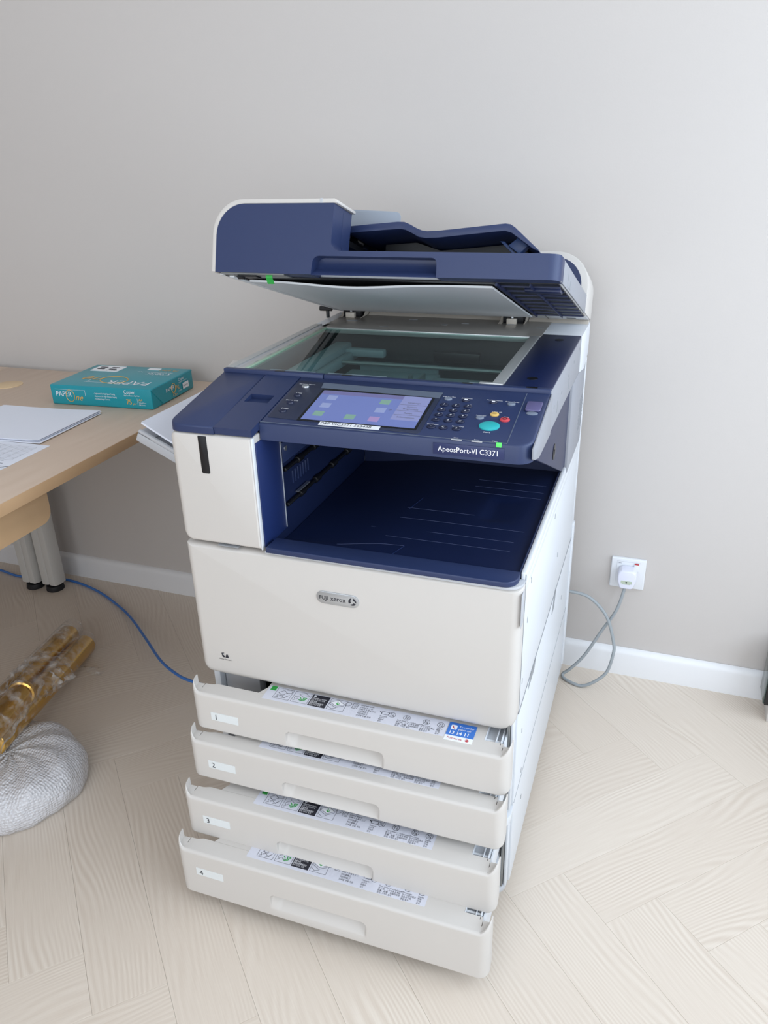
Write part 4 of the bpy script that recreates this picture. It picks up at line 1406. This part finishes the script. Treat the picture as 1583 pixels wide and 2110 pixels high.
PRINTS = None
specs = [(0.0537, 0.3311, 0.083, 0.0, 0.037, None, 0.129), (0.0835, 0.2387, 0.0855, 0.0, 0.037, None, 0.085), (0.1253, 0.1345, 0.0910, 0.0, 0.037, None, 0.068), (0.1700, 0.0267, 0.1110, 0.0195, 0.0560, 0.0180, 0.068)]
for idx, (p, zb, h, r0, r1, seam, notch) in enumerate(specs):
    dr = part(fascia(h, r0, r1, seam, notch), 'drawer', 'white', smooth=40, loc=(0, -p, zb))
    dr['label'] = 'paper drawer numbered %d' % (idx + 1)
    def sub(m, name, mats, **k):
        return part(m, name, mats, dr, **k)
    m = MB()   # top plate behind the rolled edge
    m.prism([(notch, 0.0350), (notch + 0.010, 0.0540), (notch + 0.012, 0.150), (0.5545, 0.150), (0.5545, 0.0290), (0.545, 0.0290), (0.545, 0.0340)], 'z', h - 0.0035, h - 0.0002)
    sub(m, 'top_plate', 'white', smooth=0)
    m = MB()   # paper well
    x1, yb = 0.5850, 0.46 + p
    t = 0.004
    m.box(notch + 0.014, x1, 0.040, 0.044, 0.012, h - 0.0045)
    m.box(notch + 0.014, notch + 0.018, 0.044, yb, 0.012, h - 0.012)
    m.box(x1 - t, x1, 0.044, yb, 0.012, h - 0.006)
    m.box(notch + 0.018, x1 - t, yb - t, yb, 0.012, h - 0.012)
    m.box(notch + 0.018, x1 - t, 0.044, yb - t, 0.012, 0.016)
    sub(m, 'paper_well', 'white_lit')
    m = MB()   # stepped pocket at the right
    m.box(0.5547, 0.5805, 0.0290, 0.150, h - 0.0160, h - 0.0120)
    m.box(0.5547, 0.5565, 0.0290, 0.150, h - 0.0120, h - 0.0003)
    m.box(0.5735, 0.5750, 0.0290, 0.150, h - 0.0120, h - 0.0003)
    m.box(0.5820, 0.5838, 0.0290, 0.150, h - 0.0300, h + 0.0)
    m.box(0.5862, 0.5895, 0.0290, 0.150, h - 0.0450, h - 0.0040)
    sub(m, 'side_pocket', 'white_lit', bevel=0.0004)
    m = MB()
    m.prism(rrect(0.0430, 0.1000, h - 0.0565, h - 0.0390, 0.0005, 1), 'y', -0.0007, 0.0003)
    sub(m, 'number_label', mat('faint_label', srgb(226, 230, 231), 0.35, bump=0.02) if idx == 0 else bpy.data.materials['faint_label'])
    m = MB()
    m.text(str(idx + 1), 0.0165, (0.0495, -0.0010, h - 0.0540), (1, 0, 0), (0, 0, 1))
    sub(m, 'number', 'ink', smooth=0)
    m = MB()
    m.box(0.1415, 0.4870, 0.0225, 0.0620, -0.0001, 0.0003)
    sub(m, 'instruction_sticker', 'sticker', loc=(0, 0, h))
    if PRINTS is None:
        K, G, Wt = sticker_print(0.0005)
        PRINTS = [sub(K, 'instruction_print', 'ink', smooth=0, loc=(0, 0, h)), sub(G, 'green_print', 'ink_green', smooth=0, loc=(0, 0, h)), sub(Wt, 'white_print', 'ink_white', smooth=0, loc=(0, 0, h))]
    else:
        for o in PRINTS:
            c = o.copy()
            COL.objects.link(c)
            c.parent = dr
            c.location = (0, 0, h)
    if idx == 0:
        m = MB()
        m.box(0.4885, 0.5370, 0.0165, 0.0620, 0.0, 0.0005)
        sub(m, 'reorder_sticker', 'sticker_w', loc=(0, 0, h))
        m = MB()
        m.box(0.4885, 0.5370, 0.0290, 0.0620, 0.0003, 0.0007)
        sub(m, 'sticker_field', 'ink_blue', loc=(0, 0, h))
        m = MB()
        m.prism(rrect(0.4935, 0.5040, 0.0440, 0.0555, 0.002, 3), 'z', 0.0006, 0.0009)
        m.text('To reorder', 0.0066, (0.5075, 0.0515, 0.0009), (1, 0, 0), (0, 1, 0), sx=0.85)
        m.text('paper call', 0.0066, (0.5075, 0.0445, 0.0009), (1, 0, 0), (0, 1, 0), sx=0.85)
        m.text('13 14 11', 0.0110, (0.4925, 0.0325, 0.0009), (1, 0, 0), (0, 1, 0), sx=0.93, bold=0.02)
        sub(m, 'sticker_lettering', 'ink_white', smooth=0, loc=(0, 0, h))
        m = MB()
        stroke(m, [(0.4965, 0.0530), (0.4975, 0.0490), (0.5010, 0.0462)], 0.0016, z=0.0011)
        m.text('FUJI xerox', 0.0062, (0.4930, 0.0205, 0.0007), (1, 0, 0), (0, 1, 0), sx=0.95, bold=0.01)
        m.cyl((0.5275, 0.0225, 0.0006), 0.0032, 0.0002, (0, 0, 1), 14)
        sub(m, 'maker_name', 'ink_red', smooth=0, loc=(0, 0, h))
        m = MB()
        stroke(m, [(0.5250, 0.0225), (0.5300, 0.0225)], 0.0012, z=0.0010)
        sub(m, 'maker_sign', 'sticker_w', smooth=0, loc=(0, 0, h))

# paper lying on the bypass tray, curling up at its outer end
m = MB(BP)
rings = []
for k in range(13):
    s = 0.010 + 0.232 * k / 12
    hh = 0.0082 + 0.008 * (k / 12) ** 2
    rings.append([(s, 0.2085, hh), (s, 0.505, hh * 0.9 + 0.0008), (s, 0.505, hh * 0.9 + 0.0048), (s, 0.2085, hh + 0.0040)])
m.loft(rings)
o = m.build('loaded_paper', 'paper', smooth=40)
tag(o, 'white paper resting in the tilted side tray of the copier', 'paper')

# ================================================================== desk with its papers
DZ = 0.741
DX1, DX0, DY0, DY1 = -0.368, -1.149, -0.80, 0.826
desk = thing('desk', 'beech wood office desk with wooden apron and pale metal legs beside the copier', 'desk', (-0.75, 0.05, 0))
m = MB()
m.box(DX0, DX1 - 0.0012, DY0, DY1, DZ - 0.025, DZ)
part(m, 'desktop', 'desk', desk, bevel=0.0006)
m = MB()
m.box(DX1 - 0.0012, DX1, DY0, DY1, DZ - 0.0248, DZ - 0.0004)
part(m, 'edge_band', 'desk_edge', desk, bevel=0.0004)
m = MB()
m.prism([(DY0 + 0.06, DZ - 0.0252), (DY0 + 0.06, 0.616)] + arc(0.130, 0.641, 0.026, -90, 0, 6) + [(0.156, DZ - 0.0252)], 'x', -0.462, -0.440)
part(m, 'apron', 'apron', desk, bevel=0.001)


def desk_leg(parent, cx, cy):
    sec = [(-0.034, -0.012), (-0.026, -0.026), (-0.004, -0.026), (0.000, -0.021), (0.004, -0.026), (0.026, -0.026), (0.034, -0.012), (0.034, 0.018), (0.024, 0.027), (-0.024, 0.027), (-0.034, 0.018)]
    m = MB()
    m.prism([(cx + a, cy + b) for a, b in sec], 'z', 0.026, DZ - 0.0255)
    leg = part(m, 'leg', 'legmetal', parent, bevel=0.003, seg=2)
    m = MB()
    m.cyl((cx, cy, 0.0003), 0.030, 0.018, (0, 0, 1), 24, 0.027)
    m.cyl((cx, cy, 0.018), 0.012, 0.012, (0, 0, 1), 12)
    part(m, 'foot_pad', 'rubber', leg, bevel=0.002)


desk_leg(desk, -1.090, 0.752)
desk_leg(desk, -1.090, -0.66)
desk_leg(desk, -0.480, -0.66)
m = MB()
m.cyl((-0.992, 0.655, DZ - 0.004), 0.040, 0.0055, (0, 0, 1), 36)
part(m, 'grommet', 'grommet', desk, bevel=0.001)

desk2 = thing('desk', 'second beech desk pushed against the first at the far left wall', 'desk', (-1.55, 0.05, 0))
m = MB()
m.box(-1.93, DX0 - 0.0015, DY0, DY1, DZ - 0.025, DZ)
part(m, 'desktop', 'desk', desk2, bevel=0.0006)
desk_leg(desk2, -1.168, 0.746)
desk_leg(desk2, -1.86, 0.746)
desk_leg(desk2, -1.86, -0.66)
desk_leg(desk2, -1.208, -0.66)

# loose sheets
ps = thing('paper_stack', 'loose stack of blank white sheets on the desk before the teal ream', 'paper', (-0.69, 0.372, DZ), False, 0.035)
for k, (dx, dy, rz) in enumerate(((0.004, -0.006, 0.010), (0.000, 0.003, -0.012), (0.0, 0.0, 0.0))):
    m = MB()
    rings = []
    for i in range(11):
        x = -0.1485 + 0.297 * i / 10
        lift = 0.0018 * (i / 10) ** 3 * (k + 1)
        z = 0.0004 + k * 0.0013 + lift
        rings.append([(x, -0.114, z + 0.0006), (x, 0.114, z), (x, 0.114, z + 0.0010), (x, -0.114, z + 0.0016)])
    m.loft(rings)
    o = part(m, 'sheet', 'paper', ps, loc=(dx, dy, 0))
    o.rotation_euler = (0, 0, rz)
pf = thing('printed_form', 'white sheet printed with ruled lines lying at the desk edge', 'paper', (-0.606, 0.108, DZ), False, 0.02)
m = MB()
m.box(-0.105, 0.105, -0.1485, 0.1485, 0.0002, 0.0009)
part(m, 'sheet', 'paper', pf)
m = MB()
for i in range(34):
    y = 0.130 - i * 0.0072
    if i < 12:
        m.quad((-0.095, y, 0.0011), (0.085, y, 0.0011), (0.085, y + 0.0004, 0.0011), (-0.095, y + 0.0004, 0.0011))
    else:
        x = -0.095
        while x < 0.07:
            w = random.uniform(0.012, 0.05)
            m.quad((x, y, 0.0011), (x + w, y, 0.0011), (x + w, y + 0.0022, 0.0011), (x, y + 0.0022, 0.0011))
            x += w + random.uniform(0.004, 0.03)
for i in range(9):
    x = -0.095 + i * 0.0225
    m.quad((x, 0.0508, 0.0011), (x + 0.0004, 0.0508, 0.0011), (x + 0.0004, 0.1304, 0.0011), (x, 0.1304, 0.0011))
o = part(m, 'printed_lines', 'ink_grey', pf, smooth=0)

# ream of copy paper
rm = thing('paper_ream', 'teal wrapped ream of A4 copy paper on the desk', 'paper ream', (-0.7293, 0.5337, DZ + 0.0002), False, 0.0622)
RL, RW, RH = 0.297, 0.210, 0.052
m = MB()
m.box(0, RL, 0, RW, 0, RH)
part(m, 'wrapper', 'teal', rm, bevel=0.003, seg=3)
m = MB()   # folded end flaps
m.add([(RL + 0.0006, 0.000, RH - 0.002), (RL + 0.0006, RW, RH - 0.002), (RL + 0.003, RW - 0.045, 0.004), (RL + 0.003, 0.045, 0.004),
       (RL - 0.001, 0.000, RH - 0.002), (RL - 0.001, RW, RH - 0.002), (RL - 0.001, RW - 0.045, 0.004), (RL - 0.001, 0.045, 0.004)],
      [(0, 1, 2, 3), (4, 7, 6, 5), (0, 3, 7, 4), (1, 5, 6, 2), (3, 2, 6, 7), (0, 4, 5, 1)])
part(m, 'end_flap', 'teal', rm)
wt, gd = MB(), MB()
FX, FZ, FY = (1, 0, 0), (0, 0, 1), -0.0004
wt.text('PAPER', 0.0185, (0.0150, FY, 0.0225), FX, FZ, sx=0.92)
gd.tube([(0.058 + 0.0125 * math.cos(a * 0.3142), FY, 0.0245 + 0.0155 * math.sin(a * 0.3142)) for a in range(21)], 0.0008, 5)
gd.text('ne', 0.0235, (0.0705, FY, 0.0135), FX, FZ, shear=0.45)
wt.box(0.0145, 0.105, FY - 0.0001, FY, 0.0405, 0.0409); wt.box(0.1035, 0.1041, FY - 0.0001, FY, 0.0260, 0.0405)
for i, s in enumerate(('Engineered for High Speed Printing', 'Engineered for High Volume Copying', 'Excellent Image Contrast')):
    wt.text('- ' + s, 0.0058, (0.1300, FY, 0.0330 - i * 0.0072), FX, FZ, sx=0.72)
wt.text('Copier', 0.0135, (0.2180, FY, 0.0385), FX, FZ, sx=0.85)
wt.text('High Speed Premium Copy Paper', 0.0050, (0.2180, FY, 0.0325), FX, FZ, sx=0.66)
gd.text('75', 0.0190, (0.2220, FY, 0.0110), FX, FZ, sx=0.85, bold=0.01)
gd.text('g/m²', 0.0065, (0.2400, FY, 0.0110), FX, FZ)
wt.box(0.2545, 0.2550, FY - 0.0001, FY, 0.0080, 0.0275)
gd.text('A4', 0.0095, (0.2580, FY, 0.0205), FX, FZ)
wt.text('210x297mm', 0.0052, (0.2580, FY, 0.0145), FX, FZ, sx=0.8); wt.text('500 sheets', 0.0052, (0.2580, FY, 0.0090), FX, FZ, sx=0.8)
TX, TY, TZ = (-1, 0, 0), (0, -1, 0), RH + 0.0004
wt.text('PAPER', 0.046, (0.266, 0.0640, TZ), TX, TY, sx=0.98)
gd.tube([(0.148 + 0.040 * math.cos(a * 0.3142) - 0.006 * math.sin(a * 0.3142), 0.0690 + 0.032 * math.sin(a * 0.3142), TZ) for a in range(21)], 0.0010, 5)
gd.text('ne', 0.062, (0.118, 0.0900, TZ), TX, TY, shear=0.45)
wt.box(0.075, 0.268, 0.0405, 0.0415, TZ - 0.0002, TZ); wt.box(0.082, 0.0835, 0.0415, 0.070, TZ - 0.0002, TZ)
wt.text('Copier', 0.030, (0.270, 0.150, TZ), TX, TY, sx=0.85)
wt.text('High Speed Premium Copy Paper', 0.0105, (0.270, 0.160, TZ), TX, TY, sx=0.75)
gd.text('75 g/m²', 0.022, (0.274, 0.188, TZ), TX, TY, sx=0.85)
EX = RL + 0.0042
SX, SZ = (0, 1, 0), (0, 0, 1)
wt.text('PAPER', 0.0150, (EX, 0.062, 0.0270), SX, SZ)
gd.tube([(EX, 0.100 + 0.010 * math.cos(a * 0.3142), 0.030 + 0.012 * math.sin(a * 0.3142)) for a in range(21)], 0.0007, 5)
gd.text('ne', 0.018, (EX, 0.108, 0.0240), SX, SZ, shear=0.4)
gd.text('75', 0.0150, (EX, 0.092, 0.0085), SX, SZ); gd.text('g/m²', 0.006, (EX, 0.108, 0.0085), SX, SZ)
wt.text('Copier', 0.0110, (EX, 0.128, 0.0400), SX, SZ)
wt.text('High Speed Premium Copy Paper', 0.0045, (EX, 0.128, 0.0345), SX, SZ, sx=0.7)
gd.text('A4', 0.0085, (EX, 0.122, 0.0190), SX, SZ); wt.text('210x297mm', 0.0045, (EX, 0.122, 0.0135), SX, SZ, sx=0.8)
part(wt, 'white_lettering', 'ink_white', rm, smooth=0)
part(gd, 'gold_lettering', 'gold', rm, smooth=0)
m = MB()
m.prism(rrect(0.020, 0.105, 0.146, 0.200, 0.004, 3), 'z', RH - 0.0003, RH + 0.0005)
part(m, 'top_sticker', 'sticker_w', rm)
m = MB()
m.prism(rrect(0.178, 0.214, 0.180, 0.198, 0.002, 3), 'z', RH - 0.0003, RH + 0.0005)
part(m, 'small_sticker', 'sticker_w', rm)
m = MB()
m.add([(EX, 0.147, 0.0140), (EX, 0.178, 0.0140), (EX, 0.178, 0.0300), (EX, 0.147, 0.0300)], [(0, 1, 2, 3)])
part(m, 'end_sticker', 'sticker_w', rm)
m = MB()
for i, (a, b) in enumerate(((0.030, 0.180), (0.066, 0.180), (0.030, 0.164), (0.066, 0.164))):
    m.prism(rrect(a, a + 0.024, b, b + 0.009, 0.004, 3), 'z', RH + 0.0005, RH + 0.0007)
m.text('recycle', 0.012, (0.098, 0.160, RH + 0.0008), TX, TY)
m.text('reform', 0.0085, (EX + 0.0002, 0.1495, 0.0195), SX, SZ)
part(m, 'sticker_lettering', 'ink', rm, smooth=0)

# ================================================================== wall socket, plug and cables
wa = math.atan(KW)
sk = thing('wall_socket', 'white single wall socket with rocker switch low on the back wall', 'wall socket', (0.743, yw(0.743), 0.3096), False, wa)
m = MB()
front_panel(m, -0.043, 0.043, -0.043, 0.043, 0.0, -0.0085, 0.003, (0.003,) * 4)
part(m, 'plate', 'socket', sk, smooth=40)
m = MB()
m.box(0.014, 0.026, -0.0118, -0.008, 0.010, 0.0300)
part(m, 'switch', 'socket', sk, bevel=0.0008)
m = MB()
m.box(0.0148, 0.0252, -0.0120, -0.0100, 0.0300, 0.0325)
part(m, 'switch_mark', 'ink_red', sk)
m = MB()
m.text('2W1', 0.0055, (-0.0275, -0.0087, 0.0275), (1, 0, 0), (0, 0, 1))
part(m, 'plate_lettering', 'ink_grey', sk, smooth=0)
m = MB()
for a in ([(-0.029, 0.034), (0.029, 0.034)], [(-0.029, -0.036), (-0.029, 0.034)]):
    (x0, z0), (x1, z1) = a
    m.box(min(x0, x1), max(x0, x1) + 0.0004, -0.0089, -0.0084, min(z0, z1), max(z0, z1) + 0.0004)
part(m, 'plate_groove', 'grey', sk, smooth=0)


def spline(pts, n=12):
    P = [Vector(p) for p in pts]
    out = []
    for i in range(len(P) - 1):
        p0, p1, p2, p3 = P[max(i - 1, 0)], P[i], P[i + 1], P[min(i + 2, len(P) - 1)]
        for k in range(n):
            t = k / n
            out.append(0.5 * ((2 * p1) + (p2 - p0) * t + (2 * p0 - 5 * p1 + 4 * p2 - p3) * t * t + (3 * p1 - p0 - 3 * p2 + p3) * t ** 3))
    return out + [P[-1]]


pc = thing('power_cord', 'grey power cord with white plug looping between the copier and the socket', 'power cord', (0.70, 0.76, 0.0))
m = MB()
m.tube(spline([(0.742, 0.806, 0.296), (0.740, 0.803, 0.280), (0.726, 0.795, 0.216), (0.695, 0.785, 0.153), (0.658, 0.775, 0.075), (0.624, 0.768, 0.028), (0.606, 0.764, 0.010), (0.613, 0.752, 0.0048), (0.637, 0.738, 0.0046), (0.662, 0.733, 0.0055), (0.692, 0.735, 0.024), (0.720, 0.745, 0.054), (0.731, 0.755, 0.104), (0.729, 0.765, 0.135), (0.704, 0.778, 0.203), (0.656, 0.783, 0.250), (0.599, 0.780, 0.261), (0.555, 0.7665, 0.262)]), 0.0042, 10)
part(m, 'cable', 'cable_grey', pc, smooth=60)
PX, PZ, PY = 0.7425, 0.3140, yw(0.743) - 0.0100
def plug_outline(k):
    sec = [(-0.0235, 0.010), (-0.0215, 0.0185), (-0.014, 0.024), (0.014, 0.024), (0.0215, 0.0185), (0.0235, 0.010), (0.0225, -0.008), (0.0165, -0.026), (0.011, -0.0285), (-0.011, -0.0285), (-0.0165, -0.026), (-0.0225, -0.008)]
    return [(PX + a * k, PZ - 0.004 + b * k) for a, b in sec]
m = MB()
m.loft([[(x, y, z) for x, z in plug_outline(k)] for y, k in ((PY, 1.0), (PY - 0.024, 1.02), (PY - 0.030, 0.98), (PY - 0.033, 0.88))])
part(m, 'plug', 'plug', pc, bevel=0.001, smooth=40)
m = MB()
m.box(PX - 0.0135, PX + 0.0135, PY - 0.0336, PY - 0.0329, PZ - 0.0155, PZ - 0.0075)
m.box(PX - 0.010, PX + 0.010, PY - 0.0336, PY - 0.0329, PZ - 0.0175, PZ - 0.0160)
part(m, 'plug_label', mat('plug_label', srgb(186, 196, 178), 0.4, bump=0.02), pc)
m = MB()
m.cyl((PX, PY - 0.0334, PZ - 0.0115), 0.0022, 0.0006, (0, -1, 0), 12)
part(m, 'plug_screw', 'ink', pc)

m = MB()
m.tube(spline([(-1.75, 0.775, 0.0044), (-1.45, 0.790, 0.0044), (-1.370, 0.795, 0.0044), (-1.268, 0.779, 0.0044), (-1.161, 0.800, 0.0044), (-1.062, 0.805, 0.0044), (-0.937, 0.774, 0.0044), (-0.817, 0.718, 0.006), (-0.714, 0.654, 0.012), (-0.583, 0.548, 0.030), (-0.453, 0.437, 0.055), (-0.368, 0.381, 0.070), (-0.303, 0.352, 0.080), (-0.20, 0.330, 0.095), (-0.09, 0.33, 0.115), (-0.0028, 0.335, 0.120)]), 0.0040, 10)
o = m.build('network_cable', 'cable_blue', smooth=60)
tag(o, 'blue network cable trailing over the floor from the desk to the copier', 'cable')

# ================================================================== brass posts and their wrapping
random.seed(11)
def nz(a, b, c):
    return math.sin(a * 3.1 + b * 1.7) * 0.5 + math.sin(a * 7.3 - c * 2.9 + 1.3) * 0.3 + math.sin(b * 11.7 + c * 5.1) * 0.2

def film_tube(m, A, B, ra, rb, amp, side=None, n=36, k=34):
    A, B = Vector(A), Vector(B)
    t = (B - A).normalized()
    u = Vector((t.y, -t.x, 0)).normalized(); w = u.cross(t)
    rings = []
    for i in range(k + 1):
        s = i / k
        c = A.lerp(B, s)
        ring = []
        for j in range(n):
            a = 6.28319 * j / n
            f = 1 + amp * nz(a * 2, s * 14, a + s * 6)
            su = (side or 1.0)
            p = c + u * math.cos(a) * (ra + (rb - ra) * s) * su * f + w * math.sin(a) * (ra + (rb - ra) * s) * f
            p.z = max(p.z, 0.0012)
            ring.append(p)
        rings.append(ring)
    m.loft(rings, (False, False))


def post(A, B, r):
    """turned brass tube with capped, rolled ends"""
    A, B = Vector(A), Vector(B)
    t = (B - A).normalized()
    L = (B - A).length
    u = t.orthogonal().normalized(); w = t.cross(u)
    prof = [(0.0, r * 0.55), (0.0, r * 0.90), (0.002, r * 0.98), (0.005, r), (L - 0.005, r), (L - 0.002, r * 0.98), (L, r * 0.9), (L, r * 0.55)]
    m = MB()
    m.loft([[A + t * d + (u * math.cos(6.28319 * i / 40) + w * math.sin(6.28319 * i / 40)) * q for i in range(40)] for d, q in prof])
    return m


GP = 'brass posts lying on the floor'
pA0, pA1, rA = (-0.812, 0.492, 0.0330), (-0.618, -0.030, 0.1450), 0.0310
tA = thing('brass_post', 'polished brass post nearest the wall, lying in clear film', 'post', pA0, group=GP)
part(post(pA0, pA1, rA), 'tube', 'brass', tA, smooth=40)
m = MB()
film_tube(m, (-0.822, 0.519, 0.0360), (-0.640, 0.030, 0.1335), 0.0322, 0.0328, 0.02)
part(m, 'clear_film', 'film', tA, smooth=60)
pB0, pB1 = (-0.731, 0.462, 0.0330), (-0.537, -0.064, 0.1500)
tB = thing('brass_post', 'polished brass post nearest the copier, lying in clear film', 'post', pB0, group=GP)
part(post(pB0, pB1, rA), 'tube', 'brass', tB, smooth=40)
m = MB()
film_tube(m, (-0.742, 0.478, 0.0350), (-0.558, -0.010, 0.1385), 0.0322, 0.0328, 0.02)
part(m, 'clear_film', 'film', tB, smooth=60)
m = MB()   # loose film ends at the far tip
random.seed(5)
rings = []
for i in range(11):
    q = i / 10
    rings.append([(-0.702 + 0.085 * q + 0.006 * math.sin(j * 1.7), 0.436 - 0.030 * q - 0.040 * (j / 6) + 0.004 * math.sin(i * 0.9), 0.010 + 0.010 * math.sin(i * 0.8 + j * 0.9) * (1 - 0.4 * q)) for j in range(7)])
m.loft(rings, closed=False)
part(m, 'film_tail', 'film', tB, smooth=60)

# dome-ended post on top
C0, C1 = Vector((-0.576, 0.098, 0.180)), Vector((-0.478, -0.150, 0.224))
tC = thing('brass_post', 'dome-ended brass post in crumpled film on top of the other posts', 'post', tuple(C1), group=GP)
t = (C1 - C0).normalized(); u = t.orthogonal().normalized(); w = t.cross(u); L = (C1 - C0).length
prof = [(0.0005, 0.001)] + [(0.032 - 0.032 * math.sin(math.radians(90 - a)), 0.031 * math.sin(math.radians(a)) ** 0.9) for a in range(8, 91, 8)] + [(0.034, 0.031), (0.036, 0.0265), (0.044, 0.0265), (0.046, 0.029), (L, 0.029)]
m = MB()
m.loft([[C0 + t * d + (u * math.cos(6.28319 * i / 40) + w * math.sin(6.28319 * i / 40)) * q for i in range(40)] for d, q in prof])
part(m, 'tube', 'brass', tC, smooth=40)
m = MB()
film_tube(m, C0 - t * 0.030, C1, 0.030, 0.047, 0.16)
part(m, 'clear_film', 'film', tC, smooth=60)
m = MB()   # bunched film beyond the dome
film_tube(m, (-0.652, 0.250, 0.112), (-0.596, 0.125, 0.165), 0.046, 0.040, 0.20, side=1.45)
part(m, 'bunched_film', 'film', tC, smooth=60)

# round base wrapped in bubble wrap
m = MB()
BCX, BCY, BR, BH = -0.535, -0.030, 0.158, 0.098
rings = []
prof = [(0.001, 0.93), (0.006, 0.985), (0.020, 1.0), (0.038, 0.995), (0.055, 0.97), (0.068, 0.93), (0.080, 0.86), (0.088, 0.76), (0.093, 0.62), (0.096, 0.45), (0.097, 0.25), (0.098, 0.06)]
nn_ = 120
for z, k in prof:
    ring = []
    for i in range(nn_):
        a = 6.28319 * i / nn_
        f = 1 + 0.022 * math.sin(3 * a + z * 20) + 0.014 * math.sin(7 * a + z * 60) + 0.008 * math.sin(17 * a - z * 90)
        wob = 0.0035 * math.sin(9 * a + k * 8) * (1 if z > 0.01 else 0)
        ring.append((BCX + BR * k * f * math.cos(a), BCY + BR * k * f * math.sin(a), max(0.0006, z + wob)))
    rings.append(ring)
m.loft(rings)
o = m.build('wrapped_base', 'bubble', smooth=60)
tag(o, 'round base in silvery bubble wrap on the floor at the left', 'bubble wrap')

# ================================================================== dark glass-sided cabinet at the right edge
cb = thing('display_cabinet', 'black cabinet with smoked glass side at the right edge', 'cabinet', (1.30, 0.765, 0))
m = MB()
m.box(1.0975, 1.55, 0.7205, 0.7260, 0.055, 0.205)
m.box(1.0975, 1.55, 0.7900, 0.7950, 0.055, 0.205)
m.box(1.1000, 1.55, 0.7260, 0.7900, 0.055, 0.060)
m.box(1.1000, 1.55, 0.7260, 0.7900, 0.200, 0.205)
part(m, 'casing', 'gloss_black', cb, bevel=0.0015)
m = MB()
m.box(1.0945, 1.0974, 0.7230, 0.7930, 0.057, 0.203)
part(m, 'glass_side', 'smoked', cb, bevel=0.0008)
m = MB()
m.box(1.1120, 1.54, 0.7300, 0.7880, 0.0003, 0.0548)
part(m, 'plinth', 'white', cb, bevel=0.001)
